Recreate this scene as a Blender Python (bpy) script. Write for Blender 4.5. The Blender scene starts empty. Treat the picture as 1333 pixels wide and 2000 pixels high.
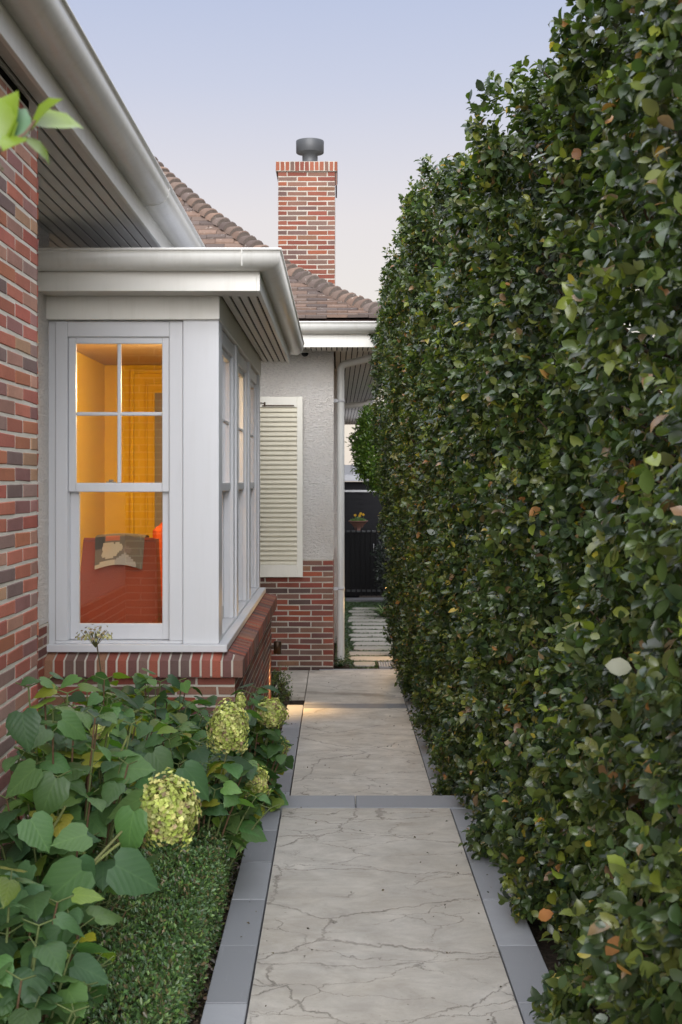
import bpy, math, random
import numpy as np
from mathutils import Vector, noise as mnoise
R = random.Random(7)
NR = np.random.default_rng(11)
S = bpy.context.scene
COL = S.collection
F_PX, CX, CY, CZ = 2650.0, 660.0, 940.0, 2.05     # focal length in px, vanishing point, eye height

def wx(px, d): return (px - CX) / F_PX * d
def wz(py, d): return CZ - (py - CY) / F_PX * d

# ------------------------------------------------------------------ object helpers
def tag(o, label=None, cat=None, group=None, kind=None):
    if label: o['label'] = label
    if cat: o['category'] = cat
    if group: o['group'] = group
    if kind: o['kind'] = kind
    return o

def thing(name, label, cat, loc=(0, 0, 0), group=None):
    o = bpy.data.objects.new(name, None)
    o.empty_display_size = 0.1
    COL.objects.link(o)
    o.location = loc
    return tag(o, label, cat, group)

class MB:
    """collects faces, builds one mesh object in world coordinates"""
    def __init__(s): s.v = []; s.f = []; s.c = []; s.m = []; s.sm = []
    def add(s, verts, faces, col=(1, 1, 1), mat=0, smooth=False):
        b = len(s.v)
        s.v += [tuple(p) for p in verts]
        for f in faces:
            s.f.append(tuple(i + b for i in f)); s.c.append(col); s.m.append(mat); s.sm.append(smooth)
    def box(s, x0, x1, y0, y1, z0, z1, col=(1, 1, 1), mat=0, bev=0.0):
        if x0 > x1: x0, x1 = x1, x0
        if y0 > y1: y0, y1 = y1, y0
        if z0 > z1: z0, z1 = z1, z0
        if bev <= 0:
            vs = [(x0,y0,z0),(x1,y0,z0),(x1,y1,z0),(x0,y1,z0),(x0,y0,z1),(x1,y0,z1),(x1,y1,z1),(x0,y1,z1)]
            s.add(vs, [(0,3,2,1),(4,5,6,7),(0,1,5,4),(1,2,6,5),(2,3,7,6),(3,0,4,7)], col, mat)
            return
        b = min(bev, (x1-x0)*.45, (y1-y0)*.45, (z1-z0)*.45)
        vs = []; idx = {}
        X = (x0, x1); Y = (y0, y1); Z = (z0, z1)
        for i in (0,1):
            for j in (0,1):
                for k in (0,1):
                    ix = b if i == 0 else -b; jy = b if j == 0 else -b; kz = b if k == 0 else -b
                    idx[i,j,k,'x'] = len(vs); vs.append((X[i], Y[j]+jy, Z[k]+kz))
                    idx[i,j,k,'y'] = len(vs); vs.append((X[i]+ix, Y[j], Z[k]+kz))
                    idx[i,j,k,'z'] = len(vs); vs.append((X[i]+ix, Y[j]+jy, Z[k]))
        fs = []
        for i in (0,1):
            q = [idx[i,0,0,'x'],idx[i,1,0,'x'],idx[i,1,1,'x'],idx[i,0,1,'x']]; fs.append(q if i else q[::-1])
            q = [idx[0,i,0,'y'],idx[1,i,0,'y'],idx[1,i,1,'y'],idx[0,i,1,'y']]; fs.append(q[::-1] if i else q)
            q = [idx[0,0,i,'z'],idx[1,0,i,'z'],idx[1,1,i,'z'],idx[0,1,i,'z']]; fs.append(q if i else q[::-1])
        for i in (0,1):
            for j in (0,1):
                q = [idx[i,j,0,'x'],idx[i,j,1,'x'],idx[i,j,1,'y'],idx[i,j,0,'y']]; fs.append(q if (i==j) else q[::-1])
                q = [idx[i,0,j,'x'],idx[i,1,j,'x'],idx[i,1,j,'z'],idx[i,0,j,'z']]; fs.append(q[::-1] if (i==j) else q)
                q = [idx[0,i,j,'y'],idx[1,i,j,'y'],idx[1,i,j,'z'],idx[0,i,j,'z']]; fs.append(q if (i==j) else q[::-1])
        for i in (0,1):
            for j in (0,1):
                for k in (0,1):
                    q = [idx[i,j,k,'x'],idx[i,j,k,'y'],idx[i,j,k,'z']]; fs.append(q if (i+j+k)%2 else q[::-1])
        s.add(vs, fs, col, mat)
    def tube(s, path, r, n=10, col=(1, 1, 1), mat=0, cap=True):
        path = [Vector(p) for p in path]
        rs = r if isinstance(r, (list, tuple)) else [r]*len(path)
        t0 = (path[1]-path[0]).normalized()
        a = Vector((0,0,1)) if abs(t0.z) < .9 else Vector((1,0,0))
        u = t0.cross(a).normalized()
        rings = []; vs = []
        for i, p in enumerate(path):
            if i == 0: t = t0
            elif i == len(path)-1: t = (path[i]-path[i-1]).normalized()
            else: t = ((path[i]-path[i-1]).normalized() + (path[i+1]-path[i]).normalized()).normalized()
            u = (u - t*u.dot(t)).normalized(); w = t.cross(u)
            vs += [p + (u*math.cos(2*math.pi*k/n) + w*math.sin(2*math.pi*k/n))*rs[i] for k in range(n)]
        fs = []
        for i in range(len(path)-1):
            for k in range(n):
                k2 = (k+1) % n
                fs.append((i*n+k, i*n+k2, (i+1)*n+k2, (i+1)*n+k))
        s.add(vs, fs, col, mat, True)
        if cap:
            s.add(vs[:n], [tuple(range(n))[::-1]], col, mat); s.add(vs[-n:], [tuple(range(n))], col, mat)
    def lathe(s, c, prof, n=32, col=(1,1,1), mat=0, smooth=True):
        vs = []; fs = []
        for (r, z) in prof:
            vs += [(c[0]+r*math.cos(2*math.pi*k/n), c[1]+r*math.sin(2*math.pi*k/n), c[2]+z) for k in range(n)]
        for i in range(len(prof)-1):
            for k in range(n):
                k2 = (k+1) % n
                fs.append((i*n+k, i*n+k2, (i+1)*n+k2, (i+1)*n+k))
        s.add(vs, fs, col, mat, smooth)
    def sweep(s, prof, path, outs, col=(1,1,1), mat=0):
        n = len(prof); vs = []
        for (p, o) in zip(path, outs):
            vs += [(p[0]+o[0]*a, p[1]+o[1]*a, p[2]+h) for (a, h) in prof]
        fs = []
        for i in range(len(path)-1):
            for k in range(n):
                k2 = (k+1) % n
                fs.append((i*n+k, (i+1)*n+k, (i+1)*n+k2, i*n+k2))
        s.add(vs, fs, col, mat, n > 14)
        s.add(vs[:n], [tuple(range(n))], col, mat); s.add(vs[-n:], [tuple(range(n))[::-1]], col, mat)
    def build(s, name, mats, parent=None, smooth=None, org=None):
        me = bpy.data.meshes.new(name)
        org = Vector(org) if org is not None else Vector((0,0,0))
        pv = parent_loc(parent) + org
        me.from_pydata([(p[0]-pv.x, p[1]-pv.y, p[2]-pv.z) for p in s.v], [], s.f)
        for m in (mats if isinstance(mats, (list, tuple)) else [mats]): me.materials.append(m)
        nf = len(s.f)
        me.polygons.foreach_set('material_index', s.m)
        me.polygons.foreach_set('use_smooth', [True]*nf if smooth else s.sm)
        a = me.attributes.new('col', 'FLOAT_COLOR', 'FACE')
        c = np.ones((nf, 4), np.float32); c[:, :3] = np.array(s.c, np.float32).reshape(nf, 3)
        a.data.foreach_set('color', c.ravel())
        me.update()
        o = bpy.data.objects.new(name, me); COL.objects.link(o)
        if parent: o.parent = parent
        o.location = org
        return o

def parent_loc(p):
    v = Vector((0,0,0))
    while p is not None:
        v += p.location; p = p.parent
    return v

def np_mesh(name, V, loops_per, Fidx, cols, mat, parent=None, smooth=False, uv=None):
    """vectorised mesh; Fidx flat list of loop vertex indices, loops_per per-face counts"""
    me = bpy.data.meshes.new(name)
    pv = parent_loc(parent)
    V = V - np.array(pv, np.float32)
    me.vertices.add(len(V)); me.vertices.foreach_set('co', V.astype(np.float32).ravel())
    me.loops.add(len(Fidx)); me.loops.foreach_set('vertex_index', Fidx.astype(np.int32))
    nf = len(loops_per); me.polygons.add(nf)
    st = np.concatenate([[0], np.cumsum(loops_per)[:-1]]).astype(np.int32)
    me.polygons.foreach_set('loop_start', st); me.polygons.foreach_set('loop_total', loops_per.astype(np.int32))
    if smooth: me.polygons.foreach_set('use_smooth', np.ones(nf, bool))
    me.update(calc_edges=True)
    a = me.attributes.new('col', 'FLOAT_COLOR', 'FACE')
    c = np.ones((nf, 4), np.float32); c[:, :3] = cols
    a.data.foreach_set('color', c.ravel())
    if uv is not None:
        l = me.uv_layers.new(name='UVMap'); l.data.foreach_set('uv', uv.astype(np.float32).ravel())
    me.materials.append(mat)
    o = bpy.data.objects.new(name, me); COL.objects.link(o)
    if parent: o.parent = parent
    return o

# ------------------------------------------------------------------ materials
def srgb(r, g, b):
    f = lambda c: c/12.92 if c <= .04045 else ((c+.055)/1.055)**2.4
    return (f(r/255), f(g/255), f(b/255))

class NT:
    def __init__(s, name):
        s.mat = bpy.data.materials.new(name); s.mat.use_nodes = True
        s.t = s.mat.node_tree; s.t.nodes.clear()
        s.out = s.t.nodes.new('ShaderNodeOutputMaterial')
    def n(s, typ, **kw):
        nd = s.t.nodes.new(typ)
        for k, v in kw.items():
            if k.startswith('i_'): nd.inputs[k[2:].replace('_', ' ')].default_value = v
            else: setattr(nd, k, v)
        return nd
    def l(s, a, b): s.t.links.new(a, b)
    def coord(s, kind='Object'):
        return s.n('ShaderNodeTexCoord').outputs[kind]
    def noise(s, scale, detail=4, rough=.55, vec=None, dist=0):
        nd = s.n('ShaderNodeTexNoise'); nd.inputs['Scale'].default_value = scale
        nd.inputs['Detail'].default_value = detail; nd.inputs['Roughness'].default_value = rough
        nd.inputs['Distortion'].default_value = dist
        s.l(vec if vec is not None else s.coord(), nd.inputs['Vector'])
        return nd.outputs['Fac']
    def ramp(s, fac, stops):
        nd = s.n('ShaderNodeValToRGB'); e = nd.color_ramp.elements
        while len(e) < len(stops): e.new(.5)
        for i, (p, c) in enumerate(stops):
            e[i].position = p; e[i].color = (*c, 1) if len(c) == 3 else c
        s.l(fac, nd.inputs['Fac']); return nd.outputs['Color']
    def mix(s, fac, a, b, mode='MIX'):
        nd = s.n('ShaderNodeMix', data_type='RGBA', blend_type=mode)
        for sock, v in ((nd.inputs[0], fac), (nd.inputs[6], a), (nd.inputs[7], b)):
            if hasattr(v, 'is_linked'): s.l(v, sock)
            elif isinstance(v, (int, float)): sock.default_value = v
            else: sock.default_value = (*v, 1)
        return nd.outputs[2]
    def math(s, op, a, b=0.0, c=None):
        nd = s.n('ShaderNodeMath', operation=op)
        for i, v in enumerate((a, b, c)):
            if v is None: continue
            if hasattr(v, 'is_linked'): s.l(v, nd.inputs[i])
            else: nd.inputs[i].default_value = v
        return nd.outputs[0]
    def attr(s): return s.n('ShaderNodeAttribute', attribute_name='col').outputs['Color']
    def bump(s, h, strength=.3, dist=.01):
        nd = s.n('ShaderNodeBump'); nd.inputs['Strength'].default_value = strength
        nd.inputs['Distance'].default_value = dist; s.l(h, nd.inputs['Height']); return nd.outputs['Normal']
    def principled(s, col, rough=.6, normal=None, spec=.5, **kw):
        p = s.n('ShaderNodeBsdfPrincipled')
        if hasattr(col, 'is_linked'): s.l(col, p.inputs['Base Color'])
        else: p.inputs['Base Color'].default_value = (*col, 1)
        if hasattr(rough, 'is_linked'): s.l(rough, p.inputs['Roughness'])
        else: p.inputs['Roughness'].default_value = rough
        p.inputs['Specular IOR Level'].default_value = spec
        if normal is not None: s.l(normal, p.inputs['Normal'])
        for k, v in kw.items(): p.inputs[k.replace('_', ' ')].default_value = v
        return p
    def done(s, shader):
        s.l(shader.outputs[0] if hasattr(shader, 'outputs') else shader, s.out.inputs['Surface']); return s.mat

def m_paint(name, col, rough=.42, dirt=.10):
    t = NT(name)
    n1 = t.noise(3.2, 5, .6); n2 = t.noise(55, 3)
    c = t.mix(t.math('MULTIPLY', n1, dirt*2), col, tuple(x*.72 for x in (col[0], col[1]*.98, col[2]*.92)))
    ms = t.n('ShaderNodeMapping'); ms.inputs['Scale'].default_value = (16, 16, 1.1); t.l(t.coord(), ms.inputs['Vector'])
    sk = t.ramp(t.noise(1.0, 5, .7, ms.outputs[0]), [(.50, (0,0,0)), (.78, (1,1,1))])
    c = t.mix(t.math('MULTIPLY', sk, min(.45, dirt*2.2)), c, tuple(x*.66 for x in (col[0], col[1]*.97, col[2]*.88)))
    nb = t.bump(n2, .05, .003)
    rg = t.math('ADD', t.math('MULTIPLY', n1, .18), rough-.08)
    return t.done(t.principled(c, rg, nb))

def m_brick():
    t = NT('brick_face')
    v = t.coord()
    n1 = t.noise(38, 6, .7, v); n2 = t.noise(160, 3, .6, v); n3 = t.noise(9, 3, .5, v)
    c = t.mix(t.math('MULTIPLY', n1, .75), t.attr(), (.11, .075, .065), 'MIX')
    c = t.mix(.45, t.attr(), c)
    sp = t.ramp(n2, [(.0, (0,0,0)), (.30, (0,0,0)), (.36, (1,1,1)), (1, (1,1,1))])
    c = t.mix(sp, (.06, .045, .04), c)
    wh = t.ramp(t.noise(70, 4, .7, v), [(0, (0,0,0)), (.66, (0,0,0)), (.76, (1,1,1)), (1, (1,1,1))])
    c = t.mix(t.math('MULTIPLY', wh, .28), c, (.55, .5, .44))
    wz_ = t.ramp(t.noise(1.6, 5, .65, v), [(.34, (.66,.64,.62)), (.6, (1,1,1))])
    c = t.mix(.75, c, t.mix(1.0, c, wz_, 'MULTIPLY'))
    h = t.math('ADD', n1, t.math('MULTIPLY', n2, .5))
    return t.done(t.principled(c, .85, t.bump(h, .55, .004), spec=.25))

def m_mortar(name='mortar', k=1.0):
    t = NT(name)
    n1 = t.noise(140, 4, .7); n2 = t.noise(6, 4)
    c = t.ramp(n2, [(.25, (.46, .42, .355)), (.75, (.61, .565, .49))])
    c = t.mix(t.math('MULTIPLY', n1, .35), c, (.30, .27, .23))
    if k != 1: c = t.mix(1.0, c, (k, k, k), 'MULTIPLY')
    return t.done(t.principled(c, .95, t.bump(n1, .8, .004), spec=.15))

def m_stucco(name, col):
    t = NT(name)
    v = t.coord()
    mp = t.n('ShaderNodeMapping'); mp.inputs['Scale'].default_value = (.8, .8, 1.35); t.l(v, mp.inputs['Vector'])
    n1 = t.noise(44, 5, .6, mp.outputs[0], .7); n2 = t.noise(110, 3, .6, v); n3 = t.noise(1.3, 4, .6, v)
    r = t.ramp(n1, [(.34, (0,0,0)), (.60, (.85,.85,.85)), (.72, (1,1,1))])
    h = t.math('ADD', r, t.math('MULTIPLY', n2, .35))
    c = t.mix(t.math('MULTIPLY', t.ramp(r, [(0, (1,1,1)), (.5, (0,0,0))]), .35), t.mix(t.ramp(n3, [(.3, (0,0,0)), (.75, (1,1,1))]), col, tuple(x*f for x, f in zip(col, (.86, .82, .78)))), tuple(x*.6 for x in col))
    return t.done(t.principled(c, .93, t.bump(h, .85, .020), spec=.15))

def m_slab(name='crazed_limestone', gain=1.0):
    t = NT(name)
    v = t.coord()
    mp = t.n('ShaderNodeMapping'); mp.inputs['Scale'].default_value = (1, .9, 1); t.l(v, mp.inputs['Vector'])
    wv = t.n('ShaderNodeTexNoise'); wv.inputs['Scale'].default_value = 2.1; wv.inputs['Detail'].default_value = 9; wv.inputs['Roughness'].default_value = .68
    t.l(mp.outputs[0], wv.inputs['Vector'])
    add = t.n('ShaderNodeVectorMath', operation='MULTIPLY_ADD'); add.inputs[1].default_value = (.42, .34, 0)
    t.l(wv.outputs['Color'], add.inputs[0]); t.l(mp.outputs[0], add.inputs[2])
    def cracks(scale, w, seed):
        vo = t.n('ShaderNodeTexVoronoi', feature='DISTANCE_TO_EDGE'); vo.inputs['Scale'].default_value = scale
        mp2 = t.n('ShaderNodeMapping'); mp2.inputs['Location'].default_value = (seed, seed*1.7, .5); t.l(add.outputs[0], mp2.inputs['Vector'])
        mp2.inputs['Scale'].default_value = (.72, 1.35, 1)
        t.l(mp2.outputs[0], vo.inputs['Vector'])
        return t.ramp(vo.outputs['Distance'], [(0, (1,1,1)), (w*.35, (.9,.9,.9)), (w, (0,0,0))])
    k1 = cracks(1.25, .0075, 3.1)
    k2 = cracks(2.9, .0065, 8.3)
    gate = t.ramp(t.noise(2.4, 3, .5, v), [(.42, (0,0,0)), (.54, (1,1,1))])
    wid = t.ramp(t.noise(5, 3, .6, v), [(.3, (.35,.35,.35)), (.62, (1,1,1))])
    k2 = t.mix(1.0, k2, gate, 'MULTIPLY')
    k1 = t.mix(1.0, k1, wid, 'MULTIPLY')
    k = t.mix(1.0, k1, k2, 'LIGHTEN')
    ms = t.n('ShaderNodeMapping'); ms.inputs['Scale'].default_value = (2.0, 3.0, 1); t.l(v, ms.inputs['Vector'])
    st = t.noise(2.2, 7, .68, ms.outputs[0], .7)
    bl = t.noise(1.5, 5, .6, v)
    c = t.ramp(st, [(.18, (.34, .305, .26)), (.40, (.475, .44, .39)), (.56, (.565, .53, .475)), (.80, (.655, .62, .56))])
    c = t.mix(t.ramp(bl, [(.35, (.75,.75,.75)), (.62, (0,0,0))]), c, t.mix(1, c, (.80, .77, .72), 'MULTIPLY'))
    pits = t.ramp(t.noise(75, 3, .6, v), [(.27, (1,1,1)), (.33, (0,0,0))])
    mo = t.ramp(t.noise(5.5, 8, .72, v, .4), [(.42, (0,0,0)), (.66, (1,1,1))])
    c = t.mix(t.math('MULTIPLY', mo, .42), c, (.30, .285, .26))
    c = t.mix(t.math('MULTIPLY', pits, .55), c, (.2, .17, .14))
    sp = t.ramp(t.noise(34, 2, .5, v), [(.22, (1,1,1)), (.26, (0,0,0))])
    c = t.mix(t.math('MULTIPLY', sp, .7), c, (.10, .075, .055))
    gr = t.noise(190, 4, .7, v); c = t.mix(t.math('MULTIPLY', gr, .34), c, (.22, .195, .165))
    c = t.mix(t.math('MULTIPLY', k, .64), c, (.085, .066, .05))
    c = t.mix(1.0, c, (gain*.93, gain*.93, gain*.93), 'MULTIPLY')
    h = t.math('SUBTRACT', t.math('MULTIPLY', st, .4), k)
    return t.done(t.principled(c, .62, t.bump(h, .5, .006), spec=.35))

def m_bluestone():
    t = NT('bluestone')
    v = t.coord()
    n1 = t.noise(7, 6, .65, v, .8); n2 = t.noise(120, 3, .6, v)
    c = t.mix(t.math('MULTIPLY', n1, .6), t.attr(), (.20, .207, .228))
    sc = t.n('ShaderNodeMapping'); sc.inputs['Rotation'].default_value = (0,0,.6); sc.inputs['Scale'].default_value = (14, 1.3, 1); t.l(v, sc.inputs['Vector'])
    scr = t.ramp(t.noise(3, 4, .6, sc.outputs[0]), [(.62, (0,0,0)), (.76, (1,1,1))])
    c = t.mix(t.math('MULTIPLY', scr, .3), c, (.36, .37, .39))
    return t.done(t.principled(c, .55, t.bump(t.math('ADD', n1, t.math('MULTIPLY', n2, .3)), .25, .004), spec=.4))

def m_leaf(name, rough=.36, trans=.25, tint=(1.5, 1.9, .55), spec=.5, veins=False):
    t = NT(name)
    a = t.attr()
    n = t.noise(24, 3, .5) if not veins else t.noise(38, 5, .65)
    c = t.mix(t.math('MULTIPLY', n, .5 if not veins else .75), a, t.mix(1, a, (.62, .7, .6), 'MULTIPLY'))
    nb = None
    if veins:
        uv = t.n('ShaderNodeSeparateXYZ'); t.l(t.coord('UV'), uv.inputs[0])
        u = uv.outputs[0]; av = t.math('ABSOLUTE', uv.outputs[1])
        q = t.math('FRACT', t.math('MULTIPLY', t.math('SUBTRACT', u, t.math('MULTIPLY', av, .55)), 5.5))
        q = t.math('ABSOLUTE', t.math('SUBTRACT', q, .5))
        side = t.ramp(q, [(0, (1,1,1)), (.06, (.6,.6,.6)), (.13, (0,0,0))])
        mid = t.ramp(av, [(0, (1,1,1)), (.022, (1,1,1)), (.05, (0,0,0))])
        vv = t.mix(1, t.mix(1, side, (.55,.55,.55), 'MULTIPLY'), mid, 'LIGHTEN')
        c = t.mix(t.math('MULTIPLY', vv, .26), c, t.mix(1, a, (2.1, 1.9, 1.6), 'MULTIPLY'))
        nb = t.bump(t.math('ADD', t.math('MULTIPLY', q, .9), t.math('MULTIPLY', n, .8)), .26, .005)
    p = t.principled(c, rough, nb, spec=spec)
    tr = t.n('ShaderNodeBsdfTranslucent'); t.l(t.mix(1, a, tint, 'MULTIPLY'), tr.inputs['Color'])
    m = t.n('ShaderNodeMixShader'); m.inputs[0].default_value = trans
    t.l(p.outputs[0], m.inputs[1]); t.l(tr.outputs[0], m.inputs[2])
    return t.done(m)

def m_attr(name, rough=.7, nscale=30, bump=.3, spec=.4, bd=.004, **kw):
    t = NT(name)
    n = t.noise(nscale, 5, .6)
    c = t.mix(t.math('MULTIPLY', n, .55), t.attr(), t.mix(1, t.attr(), (.55, .55, .55), 'MULTIPLY'))
    return t.done(t.principled(c, rough, t.bump(n, bump, bd), spec=spec, **kw))

def m_plain(name, col, rough=.5, spec=.5, nscale=40, bump=.08, var=.25, **kw):
    t = NT(name); n = t.noise(nscale, 4)
    c = t.mix(t.math('MULTIPLY', n, var*2), col, tuple(x*.65 for x in col))
    return t.done(t.principled(c, rough, t.bump(n, bump, .004), spec=spec, **kw))

def m_emit(name, col, strength):
    t = NT(name); e = t.n('ShaderNodeEmission'); e.inputs['Color'].default_value = (*col, 1); e.inputs['Strength'].default_value = strength
    return t.done(e)

def m_glass():
    t = NT('window_glass')
    tr = t.n('ShaderNodeBsdfTransparent'); tr.inputs['Color'].default_value = (.93, .94, .92, 1)
    gl = t.n('ShaderNodeBsdfGlossy'); gl.inputs['Roughness'].default_value = .008; gl.inputs['Color'].default_value = (1, 1, 1, 1)
    fr = t.n('ShaderNodeFresnel'); fr.inputs['IOR'].default_value = 1.5
    k = t.math('MINIMUM', t.math('MULTIPLY', fr.outputs[0], 3.2), 1.0)
    m = t.n('ShaderNodeMixShader'); t.l(k, m.inputs[0]); t.l(tr.outputs[0], m.inputs[1]); t.l(gl.outputs[0], m.inputs[2])
    return t.done(m)

def m_tile():
    t = NT('terracotta_tile'); v = t.coord()
    n1 = t.noise(26, 5, .65, v); n2 = t.noise(15, 4, .7, v)
    c = t.mix(t.math('MULTIPLY', n1, .8), t.attr(), (.07, .05, .045))
    li = t.ramp(n2, [(.63, (0,0,0)), (.70, (1,1,1))])
    c = t.mix(t.math('MULTIPLY', li, .6), c, (.50, .46, .40))
    return t.done(t.principled(c, .85, t.bump(n1, .5, .008), spec=.2))

def m_soil():
    t = NT('soil_mulch'); v = t.coord()
    n1 = t.noise(45, 6, .7, v); n2 = t.noise(4, 4, .6, v)
    c = t.ramp(n1, [(.3, (.018, .013, .010)), (.55, (.05, .037, .027)), (.75, (.11, .08, .055))])
    return t.done(t.principled(c, .95, t.bump(n1, 1, .03), spec=.15))

def m_seam_metal(name, col):
    t = NT(name); n = t.noise(6, 4)
    return t.done(t.principled(t.mix(t.math('MULTIPLY', n, .3), col, tuple(x*.7 for x in col)), .4, None, .5, Metallic=.3))

M = dict(
    white=m_paint('white_paint', (.565, .57, .59), .38, .06),
    trim=m_paint('cream_gutter_paint', (.68, .665, .625), .36, .18),
    fascia=m_paint('cream_fascia_paint', (.70, .685, .635), .45, .14),
    board=m_paint('soffit_board_paint', (.62, .59, .54), .55, .12),
    shutter=m_paint('shutter_paint', (.80, .77, .68), .45, .08),
    louvre=m_paint('louvre_paint', (.74, .69, .55), .5, .1),
    brick=m_brick(), mortar=m_mortar(), mortar2=m_mortar('mortar_near', 1.2), mortar3=m_mortar('mortar_chimney', .78),  # mortar2 is lightened in colour to brighten the poorly lit near wall
    stucco=m_stucco('roughcast_render', (.90, .87, .83)),
    slab=m_slab(), slab2=m_slab('crazed_limestone_lightened', 1.28), blue=m_bluestone(), soil=m_soil(),  # slab2: missing light put into the colour; the lower stone is also less stained
    hedge=m_leaf('hedge_leaf', .33, .22, (1.6, 2.0, .5), .5),
    box=m_leaf('box_leaf', .38, .2),
    hyd=m_leaf('hydrangea_leaf', .5, .30, (1.9, 2.2, .45), .4, True),
    petal=m_leaf('petal', .7, .35, (1.1, 1.1, .8), .2),
    bark=m_attr('bark', .9, 60, .8, .2, .006),
    dark=m_plain('dark_gap', (.012, .010, .009), .9, .1),
    glass=m_glass(), tile=m_tile(),
    charcoal=m_plain('charcoal_metal', (.055, .058, .062), .5, .5, 20, .03, .15),
    black=m_plain('black_paint', (.010, .010, .011), .55, .2, 20, .03, .2),
    blackslat=m_plain('black_slats', (.012, .012, .014), .7, .2),
    bronze=m_plain('bronze_metal', (.07, .042, .025), .45, .5, 20, .02, .2, Metallic=.6),
    chrome=m_plain('chrome_metal', (.6, .6, .6), .2, .5, 20, 0, .1, Metallic=1.0),
    terracotta=m_plain('terracotta_pot', (.30, .16, .125), .85, .25, 30, .3, .35),
    pipe=m_paint('downpipe_paint', (.68, .68, .65), .40, .08),
    steel=m_plain('galvanised_steel', (.45, .45, .46), .45, .5, 30, .1, .3, Metallic=.5),
    shedroof=m_seam_metal('shed_roof_metal', (.50, .51, .54)),
    stone=m_attr('stepping_stone', .75, 14, .3, .3),
    yellow=m_plain('mustard_wall_paint', (.84, .54, .03), .8, .3, 25, .12, .12),
    ceil=m_plain('room_ceiling_paint', (.50, .36, .22), .85, .2, 10, .05, .08),
    maroon=m_plain('maroon_fabric', (.38, .092, .05), .9, .2, 300, .6, .5),
    orange=m_plain('orange_fabric', (.72, .12, .02), .85, .25, 200, .3, .3),
    wood=m_plain('timber_floor', (.25, .13, .06), .45, .4, 8, .05, .4),
    paling=m_attr('timber_paling', .9, 12, .4, .15),
    lampglow=m_emit('lamp_glow', (1.0, .62, .22), 14.0),
    roomglow=m_emit('room_lamp_glow', (1.0, .74, .42), 18.0),
)
def throw_mat():
    t = NT('patterned_throw')
    return t.done(t.principled(t.attr(), .95, t.bump(t.noise(260, 3), .4, .003), spec=.1))
M['throw'] = throw_mat()

# ------------------------------------------------------------------ bricks
BR_COL = [srgb(148, 82, 66), srgb(140, 74, 62), srgb(160, 86, 62), srgb(128, 94, 82), srgb(122, 86, 80), srgb(136, 100, 84),
          srgb(112, 76, 72), srgb(146, 108, 84), srgb(96, 78, 74), srgb(136, 78, 66), srgb(152, 82, 64), srgb(118, 94, 86)]
BH, BL, JT = .0485, .2380, .0125
CH_COL = [tuple(.82*q for q in c) for c in (srgb(140, 78, 54), srgb(128, 68, 54), srgb(142, 82, 60), srgb(122, 88, 74), srgb(112, 88, 78), srgb(132, 76, 60), srgb(104, 80, 74), srgb(128, 92, 70))]
NEAR_COL = [tuple(min(.45, q*1.75) for q in c) for c in BR_COL]  # near wall's missing light put into brighter copies of the brick colours
PAL = BR_COL
def bcol(dim=1.0):
    c = R.choice(PAL); k = R.uniform(.95, 1.28)*dim
    return (c[0]*k, c[1]*k, c[2]*k)

def brick_face(mb, o, u, v, n, W, H, phase=0.0, bl=BL, bh=BH, soldier=False, mat=1):
    """bricks standing 6 mm proud of a mortar face that starts at o"""
    o, u, v, n = Vector(o), Vector(u), Vector(v), Vector(n)
    rows = max(1, int(math.ceil(H/(bh+JT) - .05))) if not soldier else 1
    for r in range(rows):
        z0 = r*(bh+JT) + JT*.5; z1 = min(z0+bh, H-.001)
        if soldier: z0, z1 = JT*.4, H-JT*.3
        if z1-z0 < .012: continue
        L = bh if soldier else bl
        off = -((phase + (r % 2)*.5) * (L+JT)) if not soldier else -phase*(L+JT)
        x = off
        while x < W:
            a, b = max(x, 0.001), min(x+L, W-.001)
            x += L+JT
            if b-a < .02: continue
            p = .0022 + R.uniform(-.0008, .0012)
            j = lambda: R.gauss(0, .0016)
            A = [(a+j(), z0+j()), (b+j(), z0+j()), (b+j(), z1+j()), (a+j(), z1+j())]
            ins = .003
            B = [(A[0][0]+ins, A[0][1]+ins), (A[1][0]-ins, A[1][1]+ins), (A[2][0]-ins, A[2][1]-ins), (A[3][0]+ins, A[3][1]-ins)]
            vs = [o+u*q[0]+v*q[1]-n*.004 for q in A] + [o+u*q[0]+v*q[1]+n*(p-.0022) for q in A] + [o+u*q[0]+v*q[1]+n*p for q in B]
            fs = [(8, 9, 10, 11)]
            for k in range(4):
                k2 = (k+1) % 4
                fs += [(k, k2, 4+k2, 4+k), (4+k, 4+k2, 8+k2, 8+k)]
            mb.add(vs, fs, bcol(), mat)

X_, Y_, Z_ = (1,0,0), (0,1,0), (0,0,1)
NX, NY, NZ = (-1,0,0), (0,-1,0), (0,0,-1)

# ------------------------------------------------------------------ setting
def ground():
    xs = [-120, -40, -12, -5] + [round(-3+.25*i, 3) for i in range(27)] + [5, 12, 40, 120]
    ys = [-60, -20, -5] + [round(-1+.25*i, 3) for i in range(105)] + [30, 45, 80, 200]
    mb = MB(); vs = []
    for y in ys:
        for x in xs:
            k = min(1, max(0, (7.75-y)/.35)); z = .19*k*k*(3-2*k) - .035
            if y > 14.8: z = -.006
            if abs(x) < 4 and y < 14.7: z += .012*mnoise.noise(Vector((x*3, y*3, 0)))
            vs.append((x, y, z))
    n = len(xs); fs = [(j*n+i, j*n+i+1, (j+1)*n+i+1, (j+1)*n+i) for j in range(len(ys)-1) for i in range(n-1)]
    mb.add(vs, fs, smooth=True)
    tag(mb.build('ground', M['soil']), 'dark mulched garden soil under the plants and beside the path', 'ground', kind='structure')
ground()

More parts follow.
